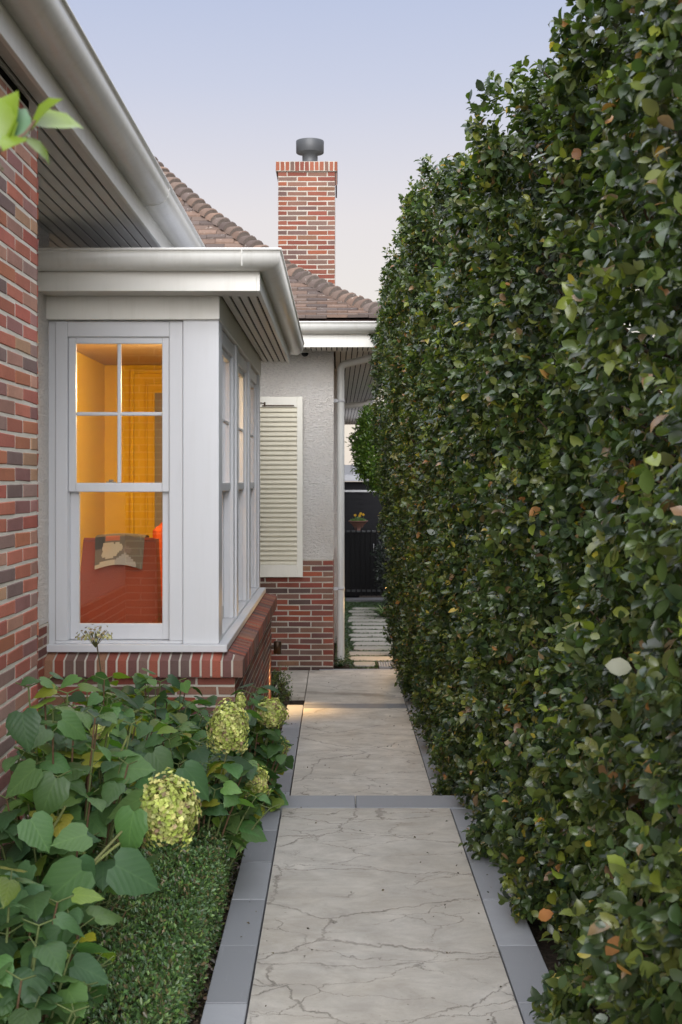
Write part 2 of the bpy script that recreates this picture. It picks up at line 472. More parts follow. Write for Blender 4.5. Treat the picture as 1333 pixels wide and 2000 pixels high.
NEARZ, SX0, SX1 = .23, -.311, .627
BX0, BX1 = -.463, .785
def blue_col():
    k = R.uniform(.68, 1.25); return (.29*k, .295*k, .31*k)
def paths():
    # near, upper level
    mb = MB()
    mb.box(SX0+.004, SX1-.004, 1.5, 7.555, .02, NEARZ, mat=0)
    mb.box(BX0+.01, BX1-.01, 1.5, 7.80, -.05, NEARZ-.035, col=(.06,.06,.065), mat=1)
    js = [1.5, 2.41, 2.989, 3.572, 4.155, 4.738, 5.329, 5.918, 6.496, 7.087, 7.555]
    for (a, b) in zip(js[:-1], js[1:]):
        for (x0, x1) in ((BX0, SX0-.004), (SX1+.004, BX1)):
            mb.box(x0, x1, a+.004, b-.004, .06, NEARZ-.003+R.uniform(-.001, .001), col=blue_col(), mat=1, bev=.0025)
    for (x0, x1) in ((BX0, .10), (.104, BX1)):
        mb.box(x0, x1, 7.560, 7.86, NEARZ-.05, NEARZ+.001, col=blue_col(), mat=1, bev=.005)
    tag(mb.build('path', [M['slab'], M['blue']]), 'upper path of crazed cream stone edged with bluestone pavers, ending in a step', 'path', kind='structure')
    mb = MB()
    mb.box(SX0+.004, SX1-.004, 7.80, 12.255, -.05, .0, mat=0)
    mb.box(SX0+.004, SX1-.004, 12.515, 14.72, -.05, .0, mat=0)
    mb.box(-.62, SX0-.004, 12.9, 14.72, -.05, -.001, mat=0)
    js = [7.80+.583*i for i in range(12)] + [14.72]
    for (a, b) in zip(js[:-1], js[1:]):
        for (x0, x1) in ((BX0, SX0-.004), (SX1+.004, BX1)):
            if x0 < 0 and b > 12.9: continue
            mb.box(x0, x1, a+.004, b-.004, -.06, -.002+R.uniform(-.001, .001), col=blue_col(), mat=1, bev=.0025)
    mb.box(SX0, SX1, 12.26, 12.51, -.05, .001, col=blue_col(), mat=1, bev=.0025)
    mb.box(-.2, BX1, 14.725, 14.83, -.05, .0, col=blue_col(), mat=1, bev=.0025)
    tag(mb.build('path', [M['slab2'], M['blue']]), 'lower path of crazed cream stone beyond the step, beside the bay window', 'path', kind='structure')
paths()

# ------------------------------------------------------------------ the house
house = thing('house', 'red brick and cream roughcast house with white bay window, tiled hip roof and tall chimney', 'house', (0, 0, 0))

def part(name, mb, mats, parent=house, **kw): return mb.build(name, mats, parent, **kw)

WX = -1.19; SOF = 3.55
def near_wall():
    global PAL
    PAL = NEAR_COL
    mb = MB()
    mb.box(-2.4, WX-.006, 1.0, 5.394, -.05, SOF-.06, mat=0)
    brick_face(mb, (WX-.006, 3.6, -.03), Y_, Z_, X_, 1.80, SOF-.04, phase=.28)
    brick_face(mb, (-2.35, 5.394, -.03), X_, Z_, Y_, 1.16, SOF-.04, phase=.1)
    PAL = BR_COL
    part('brick_wall', mb, [M['mortar2'], M['brick']])
    mb = MB(); mb.box(-2.4, WX-.03, 1.0, 5.36, SOF-.06, SOF+.03)
    part('eave_shadow_strip', mb, M['dark'])  # dark box painting in the black shadow line between wall top and soffit
near_wall()

RX = -1.754          # recessed side wall before the bay
BD = 8.2             # bay front plane
sc = BD/F_PX
def bx(px): return (px-CX)*sc
def bz(py): return CZ-(py-CY)*sc
def recess_wall():
    mb = MB()
    mb.box(RX-.3, RX, 5.42, BD+.05, 1.20, 3.60)
    part('render_wall', mb, M['stucco'])
    mb = MB()
    mb.box(RX-.3, RX+.006, 5.42, BD+.02, -.05, 1.195)
    brick_face(mb, (RX+.006, 5.45, -.03), Y_, Z_, X_, BD-.05-5.45, 1.225, phase=.6)
    part('brick_wall', mb, [M['mortar'], M['brick']])
recess_wall()

# bay brick base with its brick-on-edge sill
BAYX = -.612
BAYEND = 12.62
def bay_base():
    mb = MB()
    mb.box(RX, BAYX-.006, 8.136, BAYEND, -.08, .885, mat=0)
    brick_face(mb, (RX, 8.136, -.03), X_, Z_, NY, BAYX-.006-RX, .905, phase=.35)
    brick_face(mb, (BAYX-.006, 8.14, -.03), Y_, Z_, X_, BAYEND-8.14, .905, phase=.2)
    part('brick_base', mb, [M['mortar'], M['brick']])
    mb = MB()
    zf0, zf1, zb = .882, .982, 1.022
    xo = -.566
    # mortar bed
    k_ = zb+.012-zf1
    def wedge(a0, a1, along, col, mat, i):
        def top(x, y): return zf1-i+k_*max(0, min((y-8.078)/.172, (xo-x)/.179))
        if along == 'x':
            y0, y1 = 8.078+i, 8.25
            pl = [(a0, y0), (a1, y0), (a1, y1), (a0, y1)]
        else:
            x0, x1 = xo-i, -.745
            pl = [(x1, a0), (x0, a0), (x0, a1), (x1, a1)]
        vs = [(x, y, zf0+i) for x, y in pl] + [(x, y, top(x, y)) for x, y in pl]
        mb.add(vs, [(3,2,1,0), (4,5,6), (4,6,7), (0,1,5,4), (1,2,6,5), (2,3,7,6), (3,0,4,7)], col, mat)
    wedge(RX+.002, -.745, 'x', (1,1,1), 0, .005)
    wedge(-.745, xo-.005, 'x', (1,1,1), 0, .005)
    wedge(8.25, BAYEND+.05, 'y', (1,1,1), 0, .005)
    nb = round((xo-RX)/(BH+JT)); pw = (xo-RX)/nb
    for q in range(nb):
        wedge(RX+q*pw+JT*.5, RX+(q+1)*pw-(JT*.5 if q < nb-1 else 0), 'x', bcol(1.05), 1, R.uniform(-.0015, .0015))
    y = 8.262
    while y < BAYEND+.03:
        wedge(y, y+BH, 'y', bcol(.95), 1, R.uniform(-.0015, .0015)); y += BH+JT
    part('brick_sill', mb, [M['mortar'], M['brick']])
bay_base()

# sash windows
def make_window(o, u, out, W, zs, xs, lx):
    """o: lower left of casing plane (z = 0 level), u along, out outward. xs: casing/sash positions along u, zs heights"""
    o, u, out = Vector(o), Vector(u), Vector(out)
    def bxx(mb, a0, a1, d0, d1, z0, z1, bev=.004):
        p = o+u*a0+out*d0; q = o+u*a1+out*d1
        mb.box(p.x, q.x, p.y, q.y, z0, z1, bev=bev)
    jl, jr, a, b = xs          # casing outer left/right, sash left/right
    zbot, zsub, zsill, zg0, zm0, zm1, zmu, zg1, zs1, zhead = zs
    mb = MB()
    bxx(mb, jl, a, -.16, .0, zsill, zhead)
    bxx(mb, b, jr, -.16, .0, zsill, zhead)
    bxx(mb, a-.001, b+.001, -.16, -.002, zs1, zhead-.001)
    bxx(mb, a-.006, a+.004, -.14, -.03, zsill+.001, zs1+.001)
    bxx(mb, b-.004, b+.006, -.14, -.03, zsill+.001, zs1+.001)
    bxx(mb, jl, jr, -.17, .012, zsub, zsill)
    w = part('window', mb, M['white'])
    st = lx
    up = MB(); d0, d1 = -.060, -.022
    bxx(up, a+.001, a+st, d0, d1, zm0, zs1+.004); bxx(up, b-st, b-.001, d0, d1, zm0, zs1+.004)
    bxx(up, a+st-.001, b-st+.001, d0, d1-.001, zg1, zs1+.004)
    bxx(up, a+st-.001, b-st+.001, d0, d1+.004, zm0, zm1)
    m = (a+b)/2
    bxx(up, m-.0115, m+.0115, d0+.006, d1-.006, zm1-.001, zg1+.001, .006)
    bxx(up, a+st-.001, b-st+.001, d0+.007, d1-.007, zmu-.0115, zmu+.0115, .006)
    up.build('upper_sash', M['white'], w)
    lo = MB(); e0, e1 = -.108, -.068
    bxx(lo, a+.001, a+st+.012, e0, e1, zsill+.002, zm1); bxx(lo, b-st-.004, b-.001, e0, e1, zsill+.002, zm1)
    bxx(lo, a+st, b-st, e0, e1-.001, zsill+.002, zg0); bxx(lo, a+st, b-st, e0, e1-.001, zm0+.01, zm1)
    lo.build('lower_sash', M['white'], w)
    for (z0, z1, dd) in ((zm1-.003, zg1+.003, (d0+d1)/2), (zg0-.003, zm0+.012, (e0+e1)/2)):
        g = MB(); p = o+u*(a+st-.004)+out*dd; q = o+u*(b-st+.004)+out*dd
        g.add([(p.x,p.y,z0),(q.x,q.y,z0),(q.x,q.y,z1),(p.x,p.y,z1)], [(0,1,2,3)])
        g.build('pane', M['glass'], w)
    return w
ZS = (bz(1272), bz(1258), bz(1253), bz(1221), bz(961), bz(943), bz(807.5), bz(670), bz(657), bz(626))
w0 = make_window((0, BD+.02, 0), X_, NY, 0, ZS, (bx(107), bx(357), bx(131), bx(330)), .046)
lk = MB(); cxl = bx(212)
lk.box(cxl-.03, cxl+.03, BD+.09, BD+.115, bz(943), bz(940.5), bev=.003); lk.box(cxl-.013, cxl+.016, BD+.085, BD+.11, bz(940.5), bz(936.5), bev=.004)
lk.build('sash_lock', M['chrome'], w0)

POSTX = bx(428)
for i, (a, b) in enumerate(((8.44, 9.70), (9.84, 11.08), (11.22, 12.44))):
    W = b-a
    make_window((POSTX-.018, a, 0), Y_, X_, 0, ZS, (.0, W, .10, W-.10), .046)

def bay_trim():
    mb = MB()
    mb.box(bx(357)+.002, POSTX, BD, BD+.235, ZS[1], bz(625)+.01, bev=.004)
    ts = MB(); ts.box(bx(92), bx(107)-.001, BD+.035, BD+.2, ZS[1], bz(600)); part('trim_strip', ts, M['white'])
    part('corner_post', mb, M['white'])
    for (a, b) in ((9.702, 9.838), (11.082, 11.218), (12.442, BAYEND-.01)):
        mb = MB(); mb.box(POSTX-.15, POSTX-.002, a, b, ZS[1], bz(625)+.01, bev=.004)
        part('window_mullion', mb, M['white'])
    mb = MB()  # entablature
    mb.box(bx(89), bx(430), BD-.03, BD+.12, bz(625), 3.20, bev=.004)
    mb.box(POSTX-.14, bx(430)-.001, BD+.121, BAYEND-.005, bz(625)+.001, 3.20, bev=.004)
    part('head_board', mb, M['fascia'])
    mb = MB()
    mb.box(bx(93), bx(445), BD-.05, BD+.19, ZS[0], ZS[1]+.001, bev=.004)
    mb.box(POSTX-.15, bx(445), BD+.191, BAYEND-.05, ZS[0], ZS[1], bev=.004)
    part('window_sill', mb, M['white'])
    mb = MB()
    mb.box(RX-.01, POSTX-.14, 12.50, BAYEND, .885, 3.2)
    part('bay_end_wall', mb, M['stucco'])
bay_trim()

def arc(cx, cz, rx, rz, a0, a1, n): return [(cx+rx*math.cos(math.radians(a0+(a1-a0)*i/n)), cz+rz*math.sin(math.radians(a0+(a1-a0)*i/n))) for i in range(n+1)]
GUT = [(.001, 0)] + arc(.048, .075, .074, .079, -80, 12, 12) + [(.1235, .097)] + arc(.1235, .108, .009, .010, -90, 130, 7) + [(.112, .112), (.108, .06), (.085, .025), (.04, .012), (.012, .02), (.010, .117), (.001, .117)]
def soffit(name, x0, x1, y0, y1, z, pitch=.0625, gap=.011, col=None, xstart=None):
    mb = MB()
    x = x0
    while x < x1-.006:
        mb.box(x, min(x+pitch-gap, x1), y0, y1, z, z+.016, bev=.002); x += pitch
    mb.box(x0-.01, x1, y0+.006, y1-.004, z+.010, z+.024, mat=1)
    return part(name, mb, [M['board'], M['dark']])

FX, FD = -.453, 7.90
def bay_roof():
    mb = MB()
    mb.box(RX, FX-.02, FD, FD+.02, 3.158, 3.345, bev=.002)
    mb.box(FX-.02, FX, FD, 12.82, 3.158, 3.345, bev=.002)
    part('fascia', mb, M['fascia'])
    mb = MB()
    mb.sweep(GUT, [(RX, FD, 3.272), (FX, FD, 3.272), (FX, 13.1, 3.272)], [(0,-1), (1,-1), (1,0)])
    mb.sweep([(.0, -.002), (.11, .018), (.126, .08), (.133, .112), (.0, .112)], [(FX-.10, FD, 3.270), (FX-.094, FD, 3.270)], [(0,-1), (0,-1)])
    mb.sweep([(.0, -.004), (.104, .016), (.126, .08), (.132, .121), (.0, .121)], [(FX, 13.1, 3.272), (FX, 13.106, 3.272)], [(1,0), (1,0)])
    part('gutter', mb, M['trim'])
    soffit('soffit', POSTX+.015, FX-.022, FD+.30, 12.80, 3.172, .0545, .011)
    mb = MB(); mb.box(RX, FX-.022, FD+.021, FD+.298, 3.166, 3.19); part('soffit_board', mb, M['board'])
    mb = MB()
    vs = [(RX, FD+.03, 3.42), (FX-.03, FD+.03, 3.36), (FX-.03, 12.82, 3.36), (RX, 12.82, 3.42)]
    mb.add(vs + [(p[0], p[1], p[2]-.02) for p in vs], [(0,1,2,3), (7,6,5,4), (0,4,5,1), (1,5,6,2), (2,6,7,3), (3,7,4,0)])
    part('bay_roof', mb, M['shedroof'])
bay_roof()

UX = -1.106
def upper_eave():
    mb = MB()
    mb.box(UX-.02, UX, 1.0, 13.9, SOF-.03, SOF+.16, bev=.002)
    part('fascia', mb, M['fascia'])
    mb = MB()
    G2 = [(a*1.18, h*.98) for a, h in GUT]
    mb.sweep(G2, [(UX, 1.0, SOF+.075), (UX, 13.9, SOF+.075)], [(1,0), (1,0)])
    for d in (7.72, 3.9):
        mb.sweep([(.0, -.003), (.053, -.008), (.094, .0), (.123, .018), (.141, .046), (.148, .08), (.153, .112), (0, .112)], [(UX, d, SOF+.075), (UX, d+.006, SOF+.075)], [(1,0), (1,0)])
    part('gutter', mb, M['trim'])
    soffit('soffit', UX-.02-.0655*18, UX-.022, 1.0, 13.8, SOF, .0655, .011)
    mb = MB()
    vs = [(UX+.06, 1.0, SOF+.19), (UX+.06, 13.9, SOF+.19), (-4.6, 13.9, SOF+2.9), (-4.6, 1.0, SOF+2.9)]
    mb.add(vs + [(p[0], p[1], p[2]-.05) for p in vs], [(0,1,2,3), (7,6,5,4), (0,4,5,1), (1,5,6,2), (2,6,7,3), (3,7,4,0)], col=(.12,.07,.055))
    part('roof', mb, M['tile'])
upper_eave()

# far wing facing the camera
FWD = 14.8; CORX = wx(652, FWD)
FSOF = wz(684, FWD); ENDD = 34.0
def far_wing():
    zb = wz(1093, FWD)
    mb = MB(); mb.box(-4.5, CORX, FWD+.03, ENDD-.4, zb, FSOF+.05)
    mb.box(CORX-.2, CORX+.05, 17.2, ENDD-.4, 0, FSOF+.05)
    mb.box(-1.9, -1.0, BAYEND, FWD+.02, .0, 3.9)
    part('render_wall', mb, M['stucco'])
    mb = MB()
    mb.box(-4.5, CORX-.004, FWD, ENDD-.4, -.05, zb, mat=0)
    brick_face(mb, (-1.75, FWD, -.03), X_, Z_, NY, CORX-.004+1.75, zb+.03, phase=.15)
    brick_face(mb, (CORX-.004, FWD+.03, -.03), Y_, Z_, X_, 3.0, zb+.03, phase=.4)
    part('brick_wall', mb, [M['mortar'], M['brick']])
    ex, ed = .60, 14.15
    mb = MB()
    mb.box(-4.5, ex-.02, ed, ed+.02, FSOF-.03, FSOF+.19)
    mb.box(ex-.02, ex, ed, ENDD, FSOF-.03, FSOF+.19)
    part('fascia', mb, M['fascia'])
    mb = MB()
    mb.sweep(GUT, [(-3.0, ed, FSOF+.108), (ex, ed, FSOF+.108), (ex, ENDD, FSOF+.108)], [(0,-1), (1,-1), (1,0)])
    part('gutter', mb, M['trim'])
    soffit('soffit', -3.0, ex-.022, ed+.021, FWD+.02, FSOF-.012, .0555, .011)
    soffit('soffit', CORX+.02, ex-.022, FWD+.022, ENDD-.02, FSOF-.012, .0625, .011)
    # roof with a bell-cast slope, one course of tiles at a time
    prof = [(-.06, 1.68), (.15, 1.76), (.55, 1.97), (1.15, 2.36), (2.15, 3.19), (2.75, 3.78), (4.2, 5.35)]
    def ph(s):
        for (a, b) in zip(prof[:-1], prof[1:]):
            if s <= b[0]: return CZ + a[1] + (b[1]-a[1])*(s-a[0])/(b[0]-a[0])
        return CZ+prof[-1][1]
    TC = [(.15,.108,.084), (.175,.118,.088), (.13,.10,.084), (.20,.13,.094), (.11,.085,.073)]
    mb = MB()
    step = .083; n = int(4.0/step)
    # under-sheet
    for i in range(n):
        s0 = -.06+i*step; s1 = s0+step
        mb.add([(-4.6, ed+s0, ph(s0)-.02), (ex-s0, ed+s0, ph(s0)-.02), (ex-s1, ed+s1, ph(s1)-.02), (-4.6, ed+s1, ph(s1)-.02)], [(0,1,2,3)], (.09,.055,.045))
        mb.add([(ex-s0, ed+s0, ph(s0)-.02), (ex-s0, ENDD, ph(s0)-.02), (ex-s1, ENDD, ph(s1)-.02), (ex-s1, ed+s1, ph(s1)-.02)], [(0,1,2,3)], (.09,.055,.045))
    for i in range(n):
        s0 = -.06+i*step; s1 = s0+step*1.6
        z0, z1 = ph(s0), ph(s1)
        x = -3.6 + (i % 2)*.11
        xe = ex-s0-.04
        while x < xe:
            b = min(x+.213, xe); 
            if b-x > .03:
                c = R.choice(TC); k = R.uniform(.75, 1.25); c = tuple(q*k for q in c)
                dz = .010+R.uniform(-.006, .012); t = .028
                vs = [(x, ed+s0, z0+dz), (b, ed+s0, z0+dz+R.uniform(-.004,.004)), (b, ed+s1, z1-.012), (x, ed+s1, z1-.012)]
                vs += [(p[0], p[1], p[2]+t) for p in vs]
                mb.add(vs, [(4,5,6,7), (0,1,5,4), (1,2,6,5), (0,4,7,3)], c)
            x += .218
        y = ed + s0 + .1
        while y < 19:
            c = R.choice(TC); k = R.uniform(.75, 1.25); c = tuple(q*k for q in c); t = .021
            vs = [(ex-s0, y, z0), (ex-s0, y+.213, z0), (ex-s1, y+.213, z1-.012), (ex-s1, y, z1-.012)]
            vs += [(p[0], p[1], p[2]+t) for p in vs]
            mb.add(vs, [(4,5,6,7), (0,1,5,4), (1,2,6,5), (0,4,7,3)], c)
            y += .218
    roof = part('roof', mb, M['tile'])
    mb = MB()  # bonnet hip tiles
    for i in range(n):
        s0 = -.05+i*step; s1 = s0+step*1.75
        p0 = Vector((ex-s0, ed+s0, ph(s0)+.035)); p1 = Vector((ex-s1, ed+s1, ph(s1)+.012))
        t = (p1-p0).normalized(); side = Vector((1,1,0)).normalized(); up = side.cross(t); up = up if up.z > 0 else -up
        c = R.choice(TC); k = R.uniform(.8, 1.4); c = tuple(q*k for q in c)
        m = 9; vs = []
        for (p, r, lift) in ((p0, .112, .004), (p0+t*.012, .118, .010), (p1, .070, -.022)):
            for k2 in range(m):
                a = math.pi*(k2/(m-1))
                vs.append(p + side*math.cos(a)*r + up*(math.sin(a)*r*.98+lift-.045))
        fs = [(j*m+k2, j*m+k2+1, (j+1)*m+k2+1, (j+1)*m+k2) for j in range(2) for k2 in range(m-1)]
        mb.add(vs, fs, c, smooth=True)
        mb.add([q - t*.002 for q in vs[:m]], [tuple(range(m))], (.20, .17, .145))
        vs2 = vs[:m] + [q - up*.016 for q in vs[:m]]
        mb.add(vs2, [(k2, k2+1, m+k2+1, m+k2) for k2 in range(m-1)], tuple(q*.8 for q in c))
    mb.build('hip_tile', M['tile'], roof)
    # chimney
    global PAL
    PAL = CH_COL
    cd = 16.95; x0, x1 = wx(543, cd), wx(655.5, cd); zt = wz(316, cd); zc = wz(335, cd)
    mb = MB()
    mb.box(x0+.006, x1-.006, cd+.006, cd+.75, 3.4, zc+.002, mat=0)
    zb0 = 3.6
    brick_face(mb, (x0+.006, cd+.006, zb0), X_, Z_, NY, x1-x0-.012, zc-zb0, phase=.03)
    brick_face(mb, (x1-.006, cd+.006, zb0), Y_, Z_, X_, .74, zc-zb0, phase=.4)
    brick_face(mb, (x0+.006, cd+.75, zb0), NY, Z_, NX, .74, zc-zb0, phase=.4)
    ch = part('chimney', mb, [M['mortar3'], M['brick']])
    mb = MB()
    mb.box(x0-.024, x1+.024, cd-.024, cd+.78, zc, zt, mat=0)
    brick_face(mb, (x0-.024, cd-.024, zc), X_, Z_, NY, x1-x0+.048, zt-zc, phase=.02, soldier=True)
    brick_face(mb, (x1+.024, cd-.024, zc), Y_, Z_, X_, .8, zt-zc, phase=.02, soldier=True)
    mb.box(x1+.003, x1+.02, cd+.01, cd+.76, zc-.17, zc-.002, col=(.17, .10, .08), mat=1)
    mb.build('brick_cap', [M['mortar3'], M['brick']], ch)
    mb = MB(); cc = ((x0+x1)/2+.035, cd+.38, zt)
    k = (cd+.38)/F_PX
    mb.lathe(cc, [(19*k, 0), (19*k, .02), (17*k, .025), (15*k, .03), (15*k, 28*k), (26*k, 30*k), (27*k, 31*k), (27.3*k, 53*k), (26.9*k, 54*k), (20*k, 54.5*k), (0.001, 55*k)], 40)
    mb.build('cowl', M['charcoal'], ch)
    PAL = BR_COL
    # round downpipe with clips
    dp = MB(); dd = 15.15; px_ = wx(666, dd); r = .041
    zt2 = wz(712, dd)
    pts = [(px_, dd, .0), (px_, dd, zt2-.06)]
    for k2 in range(1, 7):
        a = math.pi/2*k2/6; pts.append((px_+.07*(1-math.cos(a)), dd-.0*math.sin(a), zt2-.06+.07*math.sin(a)))
    pts += [(px_+.30, dd-.12, zt2+.055), (ex-.12, dd-.22, zt2+.09), (ex-.02, dd-.25, zt2+.14), (ex+.05, dd-.26, FSOF+.12)]
    dp.tube(pts, r, 20)
    dpo = part('downpipe', dp, M['pipe'])
    for py in (783, 1149):
        cl = MB(); z = wz(py, dd); cl.lathe((px_, dd, z-.016), [(r+.001, 0), (r+.004, 0), (r+.004, .028), (r+.001, .028)], 20)
        cl.box(CORX-.03, px_-r, dd-.048, dd-.042, z-.02, z+.02); cl.box(CORX+.0, px_-r+.012, dd-.049, dd-.03, z-.014, z+.012)
        cl.build('pipe_clip', M['white'], dpo)
    dp = MB(); dd = 23.6; z = wz(793, dd); r = .05
    dp.tube([(.05, dd, .0), (.05, dd, z-.06), (.055, dd, z-.02), (.10, dd, z), (.42, dd, z+.03), (.50, dd, z+.05), (.545, dd, z+.11), (.555, dd, FSOF+.13)], r, 14)
    part('downpipe', dp, M['trim'])
    # louvred shutter
    sd = FWD-.02; s = sd/F_PX
    sx0, sx1 = wx(492, sd), wx(592, sd); zt3, zb3 = wz(775, sd), wz(1127, sd)
    lx0, lx1, lz1, lz0 = wx(507.5, sd), wx(580.5, sd), wz(796, sd), wz(1103, sd)
    mb = MB()
    mb.box(sx0, lx0, sd-.045, sd, zb3, zt3, bev=.004); mb.box(lx1, sx1, sd-.045, sd, zb3, zt3, bev=.004)
    mb.box(lx0-.001, lx1+.001, sd-.044, sd, zb3+.001, lz0, bev=.004); mb.box(lx0-.001, lx1+.001, sd-.044, sd, lz1, zt3-.001, bev=.004)
    sh = part('shutter', mb, M['shutter'])
    mb = MB(); nL = 33; pz = (lz1-lz0)/nL
    for i in range(nL):
        z = lz0+i*pz
        vs = [(lx0, sd-.042, z+.002), (lx1, sd-.042, z+.002), (lx1, sd-.006, z+pz*1.15), (lx0, sd-.006, z+pz*1.15)]
        vs = vs + [(p[0], p[1], p[2]+.012) for p in vs]
        mb.add(vs, [(4,5,6,7), (0,3,2,1), (0,1,5,4), (2,3,7,6)])
    mb.box(lx0, lx1, sd-.004, sd+.0, lz0, lz1)
    mb.build('louvre', M['louvre'], sh)
    mb = MB(); zz = wz(792.5, sd)
    mb.box(wx(513, sd), wx(575, sd), sd-.062, sd-.052, zz-.005, zz+.005)
    mb.tube([(wx(503, sd), sd-.056, wz(787, sd)), (wx(519, sd), sd-.056, wz(788, sd))], .004, 6)
    mb.tube([(wx(518, sd), sd-.056, wz(786, sd)), (wx(518, sd), sd-.056, wz(794, sd))], .009, 8)
    mb.build('stay_bar', M['bronze'], sh)
far_wing()

# ------------------------------------------------------------------ the lit room behind the bay
def room():
    rx, rz, rd, fl = -2.13, 3.11, 12.40, .62
    mb = MB()
    mb.box(rx-.1, rx, 8.36, rd, fl, rz); mb.box(rx-.1, -.87, rd, rd+.09, fl, rz)
    mb.box(rx-.1, RX-.002, 8.26, 8.355, fl, rz)
    part('room_wall', mb, M['yellow'])
    mb = MB(); mb.box(rx-.1, -.872, 8.36, rd+.09, rz+.001, rz+.04); part('room_ceiling', mb, M['ceil'])
    mb = MB(); mb.box(rx-.1, -.872, 8.36, rd+.09, fl-.05, fl-.001); part('room_floor', mb, M['wood'])
    mb = MB(); d = rd
    for (pxa, pxb, zt, dp) in ((256, 263, 722, .05), (285, 289, 745, .035), (299, 303, 762, .03)):
        xa, xb = wx(pxa, d), wx(pxb, d); z = wz(zt, d)
        mb.box(xa, xb, d-dp, d-.001, fl, z, bev=.004); mb.box(xb, wx(345, d), d-dp, d-.001, z-(xb-xa)*1.2, z, bev=.004)
    part('inner_door_frame', mb, M['yellow'])
    mb = MB(); mb.box(wx(303.5, d), wx(345, d), d-.02, d-.002, fl, wz(768, d)); part('inner_door', mb, m_plain('grey_door', (.30, .27, .22), .6))
room()

def rounded(mb, x0, x1, y0, y1, z0, z1, b, col=(1,1,1)): mb.box(x0, x1, y0, y1, z0, z1, col=col, bev=b)

def armchair():
    d = 8.85; s = d/F_PX
    x0, x1 = wx(153, d), wx(303, d); zt = wz(1055, d); fl = .62
    t = thing('armchair', 'maroon fabric armchair seen from behind through the front bay window, a throw over it', 'armchair', ((x0+x1)/2, d+.4, fl))
    mb = MB()
    # tapering back shell
    vs = []
    n = 10
    for k in range(n+1):
        z = fl+.16+(zt-fl-.16)*k/n
        in_ = .03*(k/n)**2
        y0 = d+.10*(k/n)
        vs += [(x0-.02+in_*1.2, y0, z), (x1+.02-in_, y0, z), (x1+.02-in_, y0+.17, z), (x0-.02+in_*1.2, y0+.17, z)]
    fs = []
    for k in range(n):
        for j in range(4):
            j2 = (j+1) % 4; fs.append((k*4+j, k*4+j2, (k+1)*4+j2, (k+1)*4+j))
    fs += [(n*4, n*4+1, n*4+2, n*4+3), (3, 2, 1, 0)]
    mb.add(vs, fs)
    mb.tube([(x0+.02, d+.10, zt), (x1-.015, d+.10, zt)], .012, 8)
    mb.build('backrest', M['maroon'], t)
    mb = MB(); mb.box(x0+.05, x1-.05, d+.12, d+.72, fl+.16, fl+.46, bev=.05); mb.build('seat', M['maroon'], t)
    for xx in (x0-.03, x1-.09):
        mb = MB(); mb.box(xx, xx+.12, d+.15, d+.74, fl+.16, fl+.62, bev=.04); mb.build('armrest', M['maroon'], t)
    for (xx, yy) in ((x0+.03, d+.06), (x1-.03, d+.06), (x0+.03, d+.66), (x1-.03, d+.66)):
        mb = MB(); mb.tube([(xx, yy, fl), (xx, yy, fl+.17)], [.014, .022], 10); mb.build('leg', M['wood'], t)
    # throw: draped over the top of the back
    tx0, tx1 = wx(182, d), wx(280, d)
    V = []; F = []; C = []
    nu, nv = 60, 44
    gx, lt, wh, dk, rd_ = (.17, .155, .125), (.36, .36, .34), (.52, .49, .38), (.06, .065, .065), (.50, .16, .08)
    def pat(u, v):
        if (u-.36)**2/.045+(v-.40)**2/.040 < 1 and not (abs(u-.40) < .018 and v < .30): return wh
        if (u-.27)**2/.012+(v-.30)**2/.012 < 1: return wh
        if (u-.30)**2+(v-.60)**2*1.3 < .028: return wh
        if u < .42 and v > .86 - .10*u: return wh
        if .42 < u < .86 and v > .58+abs(u-.62)*1.2: return lt
        if (u-.66)**2/.008+(v-.47)**2/.014 < 1: return (.22, .19, .17)
        if .22 < u < .50 and v < .14: return rd_
        if u < .2 and v < .42: return dk
        return gx
    arc = .17+.05
    H = wz(1050, d)-wz(1112, d)
    for j in range(nv+1):
        q = j/nv*(H+arc+.12)
        for i in range(nu+1):
            u = i/nu
            x = tx0+(tx1-tx0)*(u + .05*(.5-u)*max(0, 1-q/H)) 
            wob = .012*math.sin(u*11+1)*min(1, q/.2)
            zt_ = zt+.014+.012*math.sin(u*3.1)
            if q <= H: y = d+.085-.035*(1-q/H)+wob*.5-.006; z = zt_-(H-q)*(1-.10*math.sin(u*math.pi)) ; y -= .03*(1-q/H)
            elif q <= H+arc: a = (q-H)/arc; y = d+.079+.21*a; z = zt_+.012*math.sin(a*math.pi)
            else: y = d+.289; z = zt_-(q-H-arc)
            V.append((x, y, z))
    mb = MB()
    for j in range(nv):
        for i in range(nu):
            u = (i+.5)/nu; q = (j+.5)/nv*(H+arc+.12); v = 1-q/H
            c = pat(u, max(0, v)) if v > 0 else gx
            F.append((j*(nu+1)+i, j*(nu+1)+i+1, (j+1)*(nu+1)+i+1, (j+1)*(nu+1)+i)); C.append(c)
    mb.v = V; mb.f = F; mb.c = C; mb.m = [0]*len(F); mb.sm = [True]*len(F)
    o = mb.build('throw_blanket', M['throw'])
    tag(o, 'grey throw with cream floral pattern folded over the maroon armchair back', 'blanket')
armchair()

